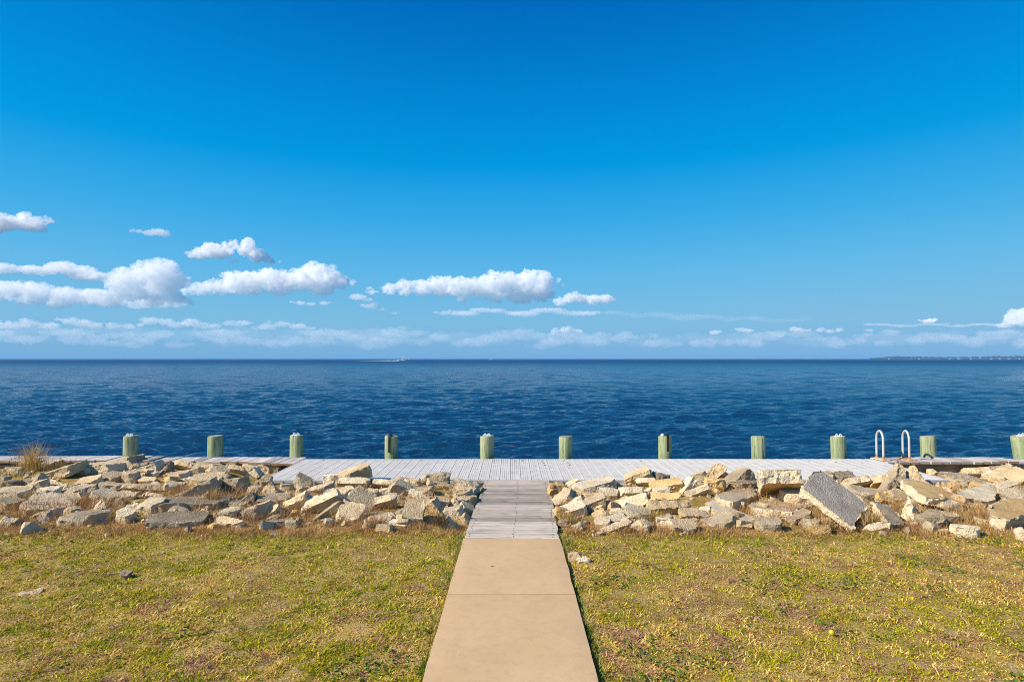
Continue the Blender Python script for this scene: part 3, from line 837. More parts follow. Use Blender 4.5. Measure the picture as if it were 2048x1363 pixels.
# x, y, w, h in photograph pixels, roll in degrees, style, tone
#   e broken edge to the viewer, f flat face to the viewer, o underside to the viewer, b bar, c chunk, p pointed wedge
ROCKS = [
(124,945,76,19,17,'e','grey'),(171,942,26,17,-20,'e','pale'),(248,921,62,16,12,'c','tan'),(212,936,84,21,4,'e','tan'),(263,935,20,20,-40,'e','tan'),
(226,958,48,21,2,'e','dark'),(262,957,32,26,-10,'c','grey'),(64,966,52,15,32,'b','grey'),(70,976,40,22,10,'c','tan'),(116,973,58,14,0,'f','tan'),
(104,988,42,23,0,'c','pale'),(160,986,72,20,8,'c','grey'),(176,964,58,18,12,'f','tan'),(223,978,48,22,-5,'e','tan'),(289,977,98,20,4,'o','grey'),
(212,994,48,18,-15,'e','pale'),(239,1001,24,15,-10,'p','dark'),(105,1011,90,21,-7,'e','grey'),(28,990,58,24,-4,'e','tan'),(18,1008,54,19,-3,'e','dark'),
(173,1036,90,20,4,'e','dark'),(97,1030,47,15,15,'c','grey'),(251,1033,36,22,-8,'e','pale'),(20,1045,30,17,-8,'c','grey'),(6,960,24,15,0,'c','grey'),
(20,972,30,17,-5,'c','dark'),(209,1014,38,20,0,'p','tan'),(148,1023,28,17,0,'c','tan'),(264,1016,26,14,0,'c','pale'),(252,992,38,15,-12,'e','tan'),
(310,938,34,22,35,'e','tan'),(333,944,48,16,48,'b','dark'),(389,935,84,19,-12,'o','tan'),(440,942,34,22,-30,'f','tan'),(472,940,48,18,-3,'o','grey'),
(358,954,48,19,6,'e','grey'),(393,944,22,19,10,'c','tan'),(509,947,24,22,35,'e','tan'),(531,939,24,19,0,'c','grey'),(380,960,38,9,-12,'f','pale'),
(415,959,60,18,-3,'e','tan'),(396,981,78,23,24,'e','grey'),(449,960,24,17,0,'c','tan'),(471,972,44,26,5,'c','grey'),(311,994,42,15,-4,'o','grey'),
(389,1011,124,22,-3,'e','dark'),(307,1014,54,25,6,'e','pale'),(405,997,28,13,0,'p','dark'),(476,1005,88,17,22,'b','grey'),(464,1029,42,21,8,'e','pale'),
(511,1024,56,24,18,'e','grey'),(541,1027,54,17,30,'f','tan'),(360,1026,38,15,-8,'c','grey'),(355,1041,108,18,-3,'e','dark'),(461,1046,64,15,6,'f','tan'),
(545,980,54,28,0,'p','tan'),(281,935,34,15,5,'c','grey'),(282,948,38,17,0,'c','tan'),(306,950,20,13,0,'e','tan'),(295,961,42,13,3,'f','tan'),
(344,975,38,19,-10,'c','pale'),(606,965,34,24,-28,'e','tan'),(664,958,40,18,5,'e','pale'),(707,950,68,24,18,'e','tan'),(710,969,64,27,-8,'o','tan'),
(607,980,28,19,-15,'e','grey'),(642,982,48,19,12,'c','grey'),(596,1008,66,30,28,'o','grey'),(646,1009,90,36,25,'o','tan'),(681,990,60,18,5,'e','tan'),
(650,1031,84,18,33,'b','grey'),(702,1025,50,34,-6,'f','tan'),(723,1001,54,42,-34,'f','tan'),(743,990,30,17,0,'c','tan'),(545,1001,68,17,-2,'e','grey'),
(532,964,24,18,0,'c','grey'),(506,981,24,15,0,'c','grey'),(574,974,28,12,0,'e','pale'),(558,1046,56,13,2,'e','dark'),
(769,968,52,19,-8,'o','tan'),(804,980,42,26,-28,'e','grey'),(803,965,30,15,0,'c','grey'),(827,970,32,20,0,'c','tan'),(884,958,38,19,0,'c','dark'),
(855,960,25,22,0,'c','tan'),(877,972,54,17,-20,'b','tan'),(772,986,26,16,0,'c','pale'),(769,1005,54,26,6,'o','tan'),(842,982,50,15,8,'e','grey'),
(842,996,60,14,-18,'f','pale'),(824,1024,44,46,-10,'f','tan'),(850,1008,24,19,5,'f','grey'),(872,1014,34,20,-58,'b','tan'),(884,1007,32,19,-15,'e','tan'),
(904,1008,28,20,0,'p','grey'),(905,1025,44,20,12,'e','tan'),(931,1018,30,20,-35,'e','grey'),(902,1045,32,22,0,'p','pale'),(931,1037,20,21,0,'p','tan'),
(932,977,52,28,-5,'c','grey'),(927,992,42,15,12,'e','tan'),(930,1005,44,17,0,'c','tan'),(798,1049,42,9,-4,'f','pale'),(769,1045,26,10,-8,'f','tan'),(771,1036,48,12,0,'c','grey'),
(1117,982,40,30,0,'c','ochre'),(1149,971,30,21,30,'e','tan'),(1188,976,82,25,10,'e','pale'),(1216,988,42,20,4,'f','pale'),(1277,953,64,22,38,'b','tan'),
(1291,965,48,18,-6,'o','pale'),(1260,986,50,23,5,'o','pale'),(1319,957,42,18,-6,'c','dark'),(1328,975,72,22,10,'b','ochre'),(1130,1000,52,24,38,'e','grey'),
(1156,1006,28,19,35,'e','pale'),(1142,1023,62,19,10,'e','pale'),(1188,1008,54,22,20,'e','grey'),(1260,1005,90,22,11,'b','pale'),(1211,1028,34,22,0,'p','tan'),
(1232,1027,24,15,-5,'c','pale'),(1273,1028,54,21,-8,'e','pale'),(1235,1043,48,17,3,'e','pale'),(1127,1047,24,14,-5,'c','grey'),(1156,1054,22,13,10,'c','grey'),
(1230,1057,80,10,2,'f','tan'),(1282,1054,36,19,-20,'c','tan'),(1340,1015,98,28,3,'o','grey'),(1122,1025,32,19,-12,'e','ochre'),(1244,976,17,13,0,'c','grey'),(1185,993,28,12,3,'e','tan'),
(1427,947,48,22,40,'b','tan'),(1400,953,30,17,25,'e','pale'),(1450,956,26,19,-35,'e','grey'),(1427,971,44,24,-4,'c','ochre'),(1375,976,44,20,45,'b','pale'),
(1475,962,62,26,30,'e','grey'),(1489,971,36,22,-5,'c','dark'),(1395,983,52,19,16,'o','pale'),(1322,985,30,18,10,'e','pale'),(1332,995,62,18,12,'f','ochre'),
(1389,1028,68,19,8,'f','grey'),(1325,1046,34,19,0,'e','pale'),(1366,1052,64,22,-10,'f','tan'),(1437,1044,60,18,18,'e','grey'),(1485,1051,38,11,-6,'f','tan'),(1536,1050,50,21,4,'e','grey'),
(1593,995,56,24,-2,'e','pale'),(1657,947,16,12,0,'c','tan'),(1689,954,42,14,0,'c','dark'),(1674,961,28,14,-10,'c','pale'),(1713,965,52,24,8,'o','tan'),
(1757,965,42,27,3,'o','ochre'),(1731,992,52,23,-6,'c','grey'),(1776,973,48,18,35,'b','grey'),(1787,943,36,30,0,'p','grey'),(1834,950,54,32,5,'p','tan'),
(1770,1000,38,16,-25,'f','ochre'),(1806,994,62,24,-12,'f','grey'),(1817,1018,34,38,8,'p','pale'),(1859,1040,42,24,15,'c','dark'),(1891,1035,40,18,-4,'e','tan'),
(1931,1061,50,22,-3,'e','pale'),(1951,947,64,24,3,'o','tan'),(1916,961,84,17,-8,'c','grey'),(2011,957,44,25,20,'c','tan'),(2040,957,34,30,-40,'e','grey'),
(2011,975,50,15,8,'e','pale'),(2026,988,64,22,6,'f','grey'),(1997,939,34,14,10,'c','tan'),(2026,938,34,13,-20,'e','tan'),(1982,952,26,16,0,'c','pale'),
(1750,1056,46,10,-2,'f','pale'),(1601,1036,48,19,20,'e','dark'),(1621,1050,34,15,10,'c','grey'),(1906,974,38,14,5,'c','ochre'),(1881,970,20,12,0,'p','grey'),(1861,947,13,18,0,'c','tan'),
(2044,1069,20,22,20,'c','pale'),(1150,1112,26,14,0,'c','tan'),(1166,1121,24,8,0,'c','pale'),(252,1150,22,9,5,'c','dark'),(62,1183,30,7,0,'c','tan'),
(60,921,30,10,0,'e','pale'),(105,924,36,14,6,'c','grey'),(30,944,34,15,-5,'c','tan'),(420,927,50,11,-4,'c','tan'),(365,926,40,11,10,'c','tan'),(500,930,34,11,-5,'e','grey'),(550,931,26,14,-8,'c','grey'),
]
# the big slabs: corners of the flat face seen (x, y, depth), thickness, tone
HEROES = [
(((1622,943,6.60),(1645,941,6.68),(1738,1008,6.38),(1703,1057,5.98),(1605,972,6.28)), 0.062, 'slate', 'large dark grey slab tilted on its corner, tallest piece in the rubble'),
(((1749,1004,6.45),(1777,1011,6.62),(1812,1044,6.22),(1779,1052,6.00)), 0.075, 'grey', 'narrow grey slab sloping to the lawn right of the tallest dark slab'),
(((1803,961,7.35),(1831,957,7.7),(1882,975,7.55),(1947,1005,7.05),(1928,1013,6.72),(1854,995,6.72),(1836,984,6.85)), 0.085, 'ochre', 'long tan slab with pale broken edge sloping down to the right'),
(((1981,1003,6.55),(2016,994,7.0),(2075,1006,7.0),(2095,1030,6.35),(2012,1046,6.02),(1979,1028,6.15)), 0.13, 'ochre', 'thick golden slab cut off by the right edge, in front'),
(((1909,984,7.05),(1976,961,7.75),(1990,975,7.65),(1988,997,7.0),(1976,1005,6.85),(1931,1000,6.85)), 0.10, 'pale', 'broad pale slab with smooth face left of the thick golden slab'),
(((1498,1008,6.80),(1525,1000,7.15),(1628,1003,7.25),(1634,1008,7.05),(1580,1022,6.40),(1510,1016,6.55)), 0.15, 'grey', 'flat grey-topped slab with pale broken front under the tallest dark slab'),
(((1437,985,7.25),(1470,979,7.6),(1508,977,7.65),(1512,986,7.3),(1472,1004,6.75),(1462,1002,6.75),(1430,992,7.0)), 0.09, 'grey', 'flat grey slab lying over the crossed pale slab, middle of the right rubble'),
(((1412,1003,6.75),(1424,999,6.9),(1510,1032,6.30),(1506,1042,6.15),(1480,1044,6.10),(1413,1013,6.6)), 0.10, 'pale', 'long whitish slab lying aslant, sloping down right under the flat grey slab'),
(((1523,965,7.0),(1610,967,7.0),(1600,979,7.28),(1560,988,7.45),(1519,989,7.42)), 0.16, 'ochre', 'slab on edge showing its olive underside, left of the tallest dark slab'),
]
def pile_center(x, y, half):
    """walk the pixel's ray until it is about half a rock above the soil"""
    d = np.arange(3.0, 9.85, 0.03)
    P_ = np.array([0, 0, CAMZ])[None, :] + ray(x, y)[None, :] * d[:, None]
    rx = ray(x, y)[0] * 9.3
    lim = 9.75 if (rx < -3.6 and y < 945) or rx > 6.4 else np.where((P_[:, 0] < -3.37) | (P_[:, 0] > 6.20), 9.75, 8.22)
    ok = (d >= lim) | (P_[:, 2] <= G(P_[:, 0], P_[:, 1]) + half)
    i = int(np.argmax(ok))
    return P_[i], float(d[i])

MARKS = [(60, 'tall golden grass'), (261, 'leftmost piling'), (430, 'second piling'), (560, 'left deck corner'), (680, 'third piling'), (783, 'left strapped piling'),
         (935, 'left boardwalk edge'), (1120, 'right boardwalk edge'), (1215, 'sixth piling'), (1330, 'right strapped piling'), (1430, 'middle right deck'), (1517, 'bare pale piling'),
         (1660, 'tallest dark slab'), (1785, 'the ladder'), (1857, 'tenth piling'), (1950, 'worn walkway'), (2030, 'leaning piling')]
rock_list = []
def describe(x, y, w, tone, style, roll):
    size = 'large' if w > 75 else 'mid-sized' if w > 45 else 'small' if w > 26 else 'very small'
    tw = {'tan': 'tan', 'pale': 'whitish', 'grey': 'grey', 'ochre': 'golden', 'dark': 'dark grey', 'slate': 'slate grey'}[tone]
    sw = {'e': 'broken slab', 'f': 'flat slab', 'o': 'overhanging slab', 'b': 'bar', 'c': 'rough chunk', 'p': 'pointed wedge'}[style]
    tilt = '' if style in 'cp' or abs(roll) < 9 else (' rising right' if roll > 0 else ' falling right')
    if y > 1075: row = 'alone in lawn'
    elif y > 1030: row = 'front row'
    elif y > 1000: row = 'second row'
    elif y > 970: row = 'middle row'
    elif y > 950: row = 'upper row'
    else: row = 'top row'
    mk = min(MARKS, key=lambda m: abs(m[0] - x))[1]
    return f'{size} {tw} concrete {sw}{tilt}, {row},', f'near {mk}', (x, y)

supports = []
for k, (x, y, w, h, roll, style, tone) in enumerate(ROCKS):
    r = np.random.default_rng(1000 + k)
    if x < 620 and y < 932: y += 4; h *= .85
    p, d = pile_center(x, y, 0.45 * h * 7 / F)
    sc = d / F
    L, Hh = w * sc * 0.99, h * sc * 1.02
    cr, sr = abs(math.cos(R(roll))), abs(math.sin(R(roll)))
    yaw = R(r.uniform(-22, 22)); pitch = R(r.uniform(-6, 14))
    if style == 'e': W, T = max(Hh, min(L * r.uniform(.55, .9), 0.42)), Hh
    elif style == 'f': pitch = R(r.uniform(26, 42)); T = r.uniform(.07, .10); W = max(0.08, (Hh - 0.3 * T) / math.sin(pitch + 0.2)); W = min(W, 0.55)
    elif style == 'o': pitch = R(r.uniform(-56, -42)); T = Hh * 0.62; W = Hh * 0.95; yaw = R(r.uniform(-12, 12))
    elif style == 'b': W, T = Hh * r.uniform(.9, 1.3), Hh; pitch = R(r.uniform(-25, 35)); yaw = R(r.uniform(-30, 30))
    elif style == 'c': W, T = max(Hh, L * r.uniform(.6, .95)), Hh * 1.12; L *= 1.06
    else: W, T = L * r.uniform(.7, 1.0), Hh * 1.25; L *= 1.15; pitch = 0
    if y > 1075: T = Hh * 1.3
    side = 0.017 if style in 'ef' else 0.020
    if L < 0.2: side *= 0.75
    me, Vv = chunk_mesh('concrete_chunk', L, W, T, planes_for(style, L, W, T, r), k + 1, side, 0.004 if style != 'c' else 0.015, 0.018, (tone, tone) if style in 'cpb' or r.random() < .35 else (tone, {'tan': 'pale', 'grey': 'tan', 'dark': 'grey', 'ochre': 'tan', 'pale': 'pale'}[tone]))
    Mx = Matrix.Rotation(-R(roll), 3, 'Y') @ Matrix.Rotation(pitch, 3, 'X') @ Matrix.Rotation(yaw, 3, 'Z')
    Wd = Vv @ np.array(Mx).T
    cen = p.copy()
    cen[1] += 0.25 * (Wd[:, 1].max() - Wd[:, 1].min()) * 0.5
    cen = at_d(x, y, cen[1])
    low = cen[2] + Wd[:, 2].min(); g0 = float(G(cen[0], cen[1]))
    if low > g0 - 0.01: supports.append((cen[0], cen[1], g0, low))
    o = link('concrete_chunk', me, M[tone])
    o.rotation_euler = Mx.to_euler(); o.location = cen
    rock_list.append([o, describe(x, y, w, tone, style, roll)])

def hero(corners, thick, tone, label, seed):
    Pt = np.array([at_d(*c) for c in corners]); c0 = Pt.mean(0)
    U_, S_, Vt = np.linalg.svd(Pt - c0)
    nrm = Vt[2]
    if nrm @ (np.array([0, 0, CAMZ]) - c0) < 0: nrm = -nrm
    ex = unit((Pt[1] - Pt[0]) - ((Pt[1] - Pt[0]) @ nrm) * nrm)
    longest = max(range(len(Pt)), key=lambda i: np.linalg.norm(Pt[(i + 1) % len(Pt)] - Pt[i]))
    e = Pt[(longest + 1) % len(Pt)] - Pt[longest]; ex = unit(e - (e @ nrm) * nrm)
    ey = np.cross(nrm, ex)
    q = np.stack([(Pt - c0) @ ex, (Pt - c0) @ ey], 1)
    lo, hi = q.min(0), q.max(0); mid = (lo + hi) / 2
    c1 = c0 + ex * mid[0] + ey * mid[1] - nrm * thick / 2
    q = q - mid
    L, W = (hi - lo) + 0.02
    pl = []
    area = 0.5 * sum(q[i][0] * q[(i + 1) % len(q)][1] - q[(i + 1) % len(q)][0] * q[i][1] for i in range(len(q)))
    r = np.random.default_rng(seed)
    for i in range(len(q)):
        a, b = q[i], q[(i + 1) % len(q)]; dd = b - a
        n2 = np.array([dd[1], -dd[0]]) * (1 if area > 0 else -1); n2 = n2 / np.linalg.norm(n2)
        nn = unit((n2[0], n2[1], r.uniform(-.18, .12)))
        pt = np.array([a[0], a[1], thick / 2])
        # keep convex only
        if all((np.array([*c, thick / 2]) - pt) @ nn < 0.05 for c in q): pl.append((nn, pt @ nn + 0.004))
    me, Vv = chunk_mesh('concrete_slab_piece', L, W, thick, pl, 700 + seed, 0.020, 0.0035, 0.017, (tone, 'pale' if tone != 'pale' else 'tan'))
    Mx = Matrix((ex, ey, nrm)).transposed()
    o = link('concrete_chunk', me, M[tone]); o.rotation_euler = Mx.to_euler(); o.location = c1
    tag(o, label, 'concrete rubble', 'broken concrete rubble in front of the deck')
    Wd = Vv @ np.array(Mx).T
    low = c1[2] + Wd[:, 2].min(); g0 = float(G(c1[0], c1[1]))
    if low > g0 - 0.01: supports.append((c1[0], c1[1], g0, low))
for k, (cs, th, tone, lab) in enumerate(HEROES): hero(cs, th, tone, lab, k + 1)

# pieces underneath that carry the others
rs = np.random.default_rng(77)
for k, (x, y, g0, low) in enumerate(supports):
    hgt = low - g0 + 0.10
    L = max(0.16, hgt * 1.3) * rs.uniform(.9, 1.2)
    me, Vv = chunk_mesh('concrete_chunk', L, L * .8, hgt * 1.15, planes_for('c', L, L * .8, hgt * 1.15, rs), 2000 + k, 0.012, 0.01, 0.028)
    tone = ['tan', 'grey', 'pale', 'dark'][int(rs.integers(0, 4))]
    o = link('concrete_chunk', me, M[tone], None, (x, y + 0.02, (g0 + low) / 2 - 0.01), (0, 0, rs.uniform(0, 6.28)))
    u = np.array([x, y, (g0 + low) / 2]); px_ = 1024 + F * x / y
    rock_list.append([o, (f'half-hidden {dict(tan="tan", grey="grey", pale="whitish", dark="dark grey")[tone]} concrete chunk wedged under others', 'near ' + min(MARKS, key=lambda m: abs(m[0] - px_))[1], (px_, 960))])
# small loose pieces in the gaps
for k in range(70):
    sd = -1 if k % 2 else 1
    y = rs.uniform(5.95, 8.2); x = sd * rs.uniform(0.62, 0.80 * y)
    if x < -4.0 and rs.random() < .4: y = rs.uniform(8.3, 9.6)
    L = rs.uniform(.08, .20)
    me, Vv = chunk_mesh('concrete_chunk', L, L * rs.uniform(.6, .9), L * rs.uniform(.4, .7), planes_for('c', L, L * .75, L * .55, rs), 3000 + k, 0.009, 0.008, 0.022)
    tone = ['tan', 'grey', 'pale', 'ochre'][int(rs.integers(0, 4))]
    z = float(G(x, y)) + L * 0.16
    o = link('concrete_chunk', me, M[tone], None, (x, y, z), (rs.uniform(-.4, .4), rs.uniform(-.4, .4), rs.uniform(0, 6.28)))
    px_ = 1024 + F * x / y; py_ = 717 + F * (CAMZ - z) / y
    a = describe(px_, py_, L * F / y, tone, 'c', 0)
    rock_list.append([o, (a[0].replace('concrete rough chunk', 'loose concrete fragment'), a[1], a[2])])

# crumbled bits too many to count
P0, F0 = cube_grid(2, 2, 2); Vs, Fs_, Ms, n0 = [], [], [], 0
for k in range(1500):
    y = rs.uniform(5.85, 8.3) if rs.random() < .8 else rs.uniform(8.3, 9.8); x = (-1 if rs.random() < .5 else 1) * rs.uniform(0.58, 0.90 * y)
    if y > 8.35 and -3.6 < x < 6.2: continue
    if y < 6.15 and rs.random() < .75: continue
    L = rs.uniform(.025, .085); dims = np.array([L, L * rs.uniform(.5, .9), L * rs.uniform(.3, .7)])
    Vv = P0 * dims
    for nn, dd_ in planes_for('c', *dims, rs): Vv = Vv - np.maximum(Vv @ nn - dd_, 0)[:, None] * nn
    Vv = Vv @ np.array(Euler((rs.uniform(-.6, .6), rs.uniform(-.6, .6), rs.uniform(0, 6.28))).to_matrix()).T
    Vs.append(Vv + np.array([x, y, float(G(x, y)) + dims[2] * .3])); Fs_.append(F0 + n0); n0 += len(P0)
    Ms.append(np.full(len(F0), int(rs.integers(0, 3))))
me = mesh_np('concrete_crumbs', np.concatenate(Vs), np.concatenate(Fs_))
for q in ('tan', 'grey', 'dark'): me.materials.append(M[q])
me.polygons.foreach_set('material_index', np.concatenate(Ms).astype(np.int32))
tag(link('concrete_crumbs', me), 'small crumbled concrete bits strewn between the larger pieces', 'rubble', kind='stuff')

byl = {}
for o, (a, b, c) in rock_list: byl.setdefault(a + ' ' + b, []).append((c, o))
ORD = ['', 'second', 'third', 'fourth', 'fifth', 'sixth', 'seventh', 'eighth', 'ninth']
for lab, ls in byl.items():
    ls.sort(key=lambda t: t[0])
    for i, (c, o) in enumerate(ls):
        l2 = lab if len(ls) == 1 else lab + (', leftmost' if i == 0 else ', rightmost' if i == len(ls) - 1 else f', {ORD[i]} rightward')
        tag(o, l2, 'concrete rubble', 'broken concrete rubble in front of the deck')

# ------------------------------------------------------------------ grass
def blades(name, X, Y, Zb, length, width, lean, heading, col, mat, droop=0.5):
    n = len(X)
    hx, hy = np.cos(heading), np.sin(heading); sx, sy = -hy, hx
    fx, fy = np.cos(heading + rng.uniform(-1.3, 1.3, n)), np.sin(heading + rng.uniform(-1.3, 1.3, n))
    sl, cl = np.sin(lean), np.cos(lean)
    B = np.stack([X, Y, Zb], 1)
    Sd = np.stack([-fy, fx, np.zeros(n)], 1) * (width / 2)[:, None]
    mid = B + np.stack([hx * sl, hy * sl, cl], 1) * (length * 0.55)[:, None]
    l2 = np.minimum(lean + droop, 1.65)
    tip = mid + np.stack([hx * np.sin(l2), hy * np.sin(l2), np.cos(l2)], 1) * (length * 0.45)[:, None]
    V = np.stack([B - Sd, B + Sd, mid + Sd * .8, mid - Sd * .8, tip], 1).reshape(-1, 3)
    i = np.arange(n)[:, None] * 5
    me = mesh_np(name, V, [i + np.array([[0, 1, 2, 3]]), i + np.array([[3, 2, 4]])], False)
    att = me.attributes.new('tint', 'FLOAT_COLOR', 'POINT')
    rgba = np.ones((n, 5, 4), np.float32); rgba[:, :, :3] = col[:, None, :]
    att.data.foreach_set('color', rgba.ravel())
    return link(name, me, mat)

def lerp(a, b, t): return np.asarray(a)[None, :] * (1 - t[:, None]) + np.asarray(b)[None, :] * t[:, None]

def lawn_points(n, y0=2.85, y1=6.15):
    # density falls with distance so that blades stay about equally dense in view
    u = rng.random(n); Y = 1 / (1 / y0 + u * (1 / y1 - 1 / y0)); Y = np.where(rng.random(n) < .55, rng.uniform(y0, y1, n), Y)
    X = rng.uniform(-1, 1, n) * (0.92 * Y + 0.35)
    k = np.abs(X) > 0.444 + 0.03 * rng.random(n) + np.where(X < 0, 0.0052 * (5.7 - Y), 0)
    return X[k], Y[k]

def greenness(X, Y):
    g = 0.52 + 0.85 * noise2(X, Y, 1.1, 3, 3) + 0.75 * noise2(X, Y, 2.9, 3, 11) + 0.35 * noise2(X, Y, 5.5, 3, 14)
    g = g + np.where(X < 0, 0.03, -0.24)
    g = g + 0.30 * np.exp(-((Y - 5.72) / 0.22) ** 2) * (noise2(X, X * 0, 0.9, 2, 31) > -0.25)
    return g

X, Y = lawn_points(430000)
xe, ye = rng.uniform(-8.2, 8.2, 190000), rng.uniform(1.2, 6.15, 190000)          # the lawn goes on outside the picture
kk = ((ye < 2.9) | (np.abs(xe) > 0.92 * ye + 0.3)) & (np.abs(xe) > 0.48)
X, Y = np.concatenate([X, xe[kk]]), np.concatenate([Y, ye[kk]])
g = greenness(X, Y)
bare = noise2(X, Y, 2.3, 4, 41) + 0.35 * noise2(X, Y, 9, 2, 43)
clump = noise2(X, Y, 13.0, 2, 47)
keep = (rng.random(len(X)) < np.clip(1.05 - 1.8 * (bare - 0.20), 0.25, 1) * np.clip(0.95 + 1.2 * clump, 0.45, 1)) & (Y < 5.98 + 0.22 * noise2(X, X * 0 + 2, 1.1, 3, 61) + np.where(X < -2.4, .12, 0))
X, Y, g, clump = X[keep], Y[keep], g[keep], clump[keep]
n = len(X)
hue = noise2(X, Y, 10.5, 2, 53); hue2 = noise2(X, Y, 15.0, 2, 57)
isgreen = rng.random(n) < np.clip(g + 0.75 * hue, 0.05, 0.92)
green = lerp((0.18, 0.27, 0.008), (0.66, 0.56, 0.025), np.clip(0.55 + 0.9 * hue2 + rng.normal(0, .22, n), 0, 1))
straw = lerp((0.60, 0.33, 0.09), (0.98, 0.70, 0.22), np.clip(0.55 + 0.8 * hue2 + rng.normal(0, .28, n), 0, 1))
straw = np.where((noise2(X, Y, 7.0, 2, 59) > 0.12)[:, None], lerp((0.36, 0.19, 0.10), (0.74, 0.46, 0.27), rng.random(n)), straw)
col = np.where(isgreen[:, None], green, straw) * rng.uniform(0.5, 1.35, n)[:, None]
red = rng.random(n) < np.where(noise2(X, Y, 6.0, 2, 67) > 0.35, 0.22, 0.015); col[red] = np.array([0.36, 0.10, 0.04])
col = np.clip(col, 0, 0.95)
length = np.where(isgreen, rng.uniform(0.015, 0.038, n), rng.uniform(0.018, 0.050, n)) * (1 + 0.5 * noise2(X, Y, 3.1, 2, 71)) * (0.8 + 0.9 * np.clip(clump, -.4, .6))
o = blades('lawn', X, Y, G(X, Y) - 0.003, length, rng.uniform(0.0030, 0.0068, n) * (0.70 + Y / 9), np.where(isgreen, rng.uniform(0.3, 1.25, n), rng.uniform(0.7, 1.5, n)), rng.uniform(0, 6.28, n), col, M['blade'])
tag(o, 'short mown grass, half green and half straw-coloured', 'lawn', kind='stuff')

n = 9000
Y = rng.uniform(2.8, 5.9, n); X = np.where(rng.random(n) < .5, -1, 1) * (0.462 + np.abs(rng.normal(0, .028, n)))
kk = rng.random(n) < np.clip(0.5 + 1.4 * noise2(X * 3, Y, 3.0, 2, 83), 0.08, 1); X, Y = X[kk], Y[kk]; n = len(X)
col = lerp((0.14, 0.22, 0.012), (0.80, 0.60, 0.20), np.clip(0.4 + 0.9 * noise2(X, Y, 5, 2, 85) + rng.normal(0, .2, n), 0, 1)) * rng.uniform(.55, 1.2, n)[:, None]
o = blades('edge_grass', X, Y, G(X, Y) - 0.004, rng.uniform(0.03, 0.075, n), rng.uniform(0.003, 0.006, n), rng.uniform(0.1, 1.1, n), rng.uniform(0, 6.28, n), col, M['blade'])
tag(o, 'longer unmown grass along both edges of the path', 'grass', kind='stuff')

# round-leaved weeds in the lawn
X, Y = lawn_points(60000, 2.6, 6.1)
wd = noise2(X, Y, 2.6, 4, 91) + 0.25 * np.exp(-((Y - 5.75) / 0.25) ** 2)
k = (wd > 0.24) & (rng.random(len(X)) < .34); X, Y = X[k], Y[k]; n = len(X)
rad = rng.uniform(0.005, 0.013, n); hh = rng.uniform(0.010, 0.032, n)
nrm = np.stack([rng.normal(0, .45, n), rng.normal(0, .45, n), np.ones(n)], 1); nrm /= np.linalg.norm(nrm, axis=1)[:, None]
a1 = np.cross(nrm, np.array([0.3, 1, 0.1])); a1 /= np.linalg.norm(a1, axis=1)[:, None]; a2 = np.cross(nrm, a1)
Cn = np.stack([X, Y, G(X, Y) + hh], 1)
ring = [Cn - nrm * (rad * 0.25)[:, None]]
for q in range(6):
    t = q * math.pi / 3
    ring.append(Cn + (a1 * math.cos(t) + a2 * math.sin(t)) * (rad * rng.uniform(.8, 1.15, n))[:, None])
V = np.stack(ring, 1).reshape(-1, 3); i = np.arange(n)[:, None] * 7
me = mesh_np('lawn_weeds', V, np.concatenate([i + np.array([[0, q + 1, (q + 1) % 6 + 1]]) for q in range(6)]))
t_ = rng.random(n)
col = lerp((0.045, 0.115, 0.018), (0.17, 0.24, 0.03), t_)
yl = rng.random(n) < np.clip(0.10 + 0.5 * np.exp(-((Y - 5.75) / 0.25) ** 2), 0, 1); col[yl] = lerp((0.30, 0.29, 0.03), (0.46, 0.40, 0.035), rng.random(yl.sum()))
att = me.attributes.new('tint', 'FLOAT_COLOR', 'POINT'); rgba = np.ones((n, 7, 4), np.float32); rgba[:, :, :3] = col[:, None, :]
att.data.foreach_set('color', rgba.ravel())
tag(link('lawn_weeds', me, M['weed']), 'round-leaved green and yellow weeds scattered through the lawn', 'weeds', kind='stuff')

# dead grass along the foot of the rubble and between the pieces
n = 95000
Y = np.where(rng.random(n) < .45, rng.normal(6.05, 0.17, n), rng.uniform(5.9, 7.7, n))
X = rng.uniform(-1, 1, n) * (0.92 * Y + 0.3)
dn = noise2(X, Y, 2.0, 3, 101)
k = (np.abs(X - 0.03) > 0.50) & (Y > 5.72) & ((Y < 6.25) | (dn + np.where(X < -1.5, 0.16, 0.0) > 0.04))
X, Y = X[k], Y[k]; n = len(X)
front = Y < 6.3
col = lerp((0.30, 0.145, 0.060), (0.72, 0.46, 0.20), np.clip(0.5 + 0.8 * noise2(X, Y, 6.0, 2, 121) + rng.normal(0, .25, n), 0, 1)) * rng.uniform(.7, 1.2, n)[:, None]
kk = rng.random(n) < np.clip(0.75 + 1.6 * noise2(X, Y, 8.0, 2, 123), 0.15, 1); X, Y, col, front = X[kk], Y[kk], col[kk], front[kk]; n = len(X)
ln = np.where(front, rng.uniform(0.03, 0.09, n), rng.uniform(0.07, 0.22, n)) * (1 + 0.7 * noise2(X, Y, 2.5, 2, 111))
o = blades('dry_grass', X, Y, G(X, Y) - 0.005, ln, rng.uniform(0.0025, 0.005, n), rng.uniform(0.1, 1.25, n), rng.uniform(0, 6.28, n), col, M['blade'], 0.6)
tag(o, 'reddish brown dead grass along the foot of the rubble', 'dry grass', kind='stuff')

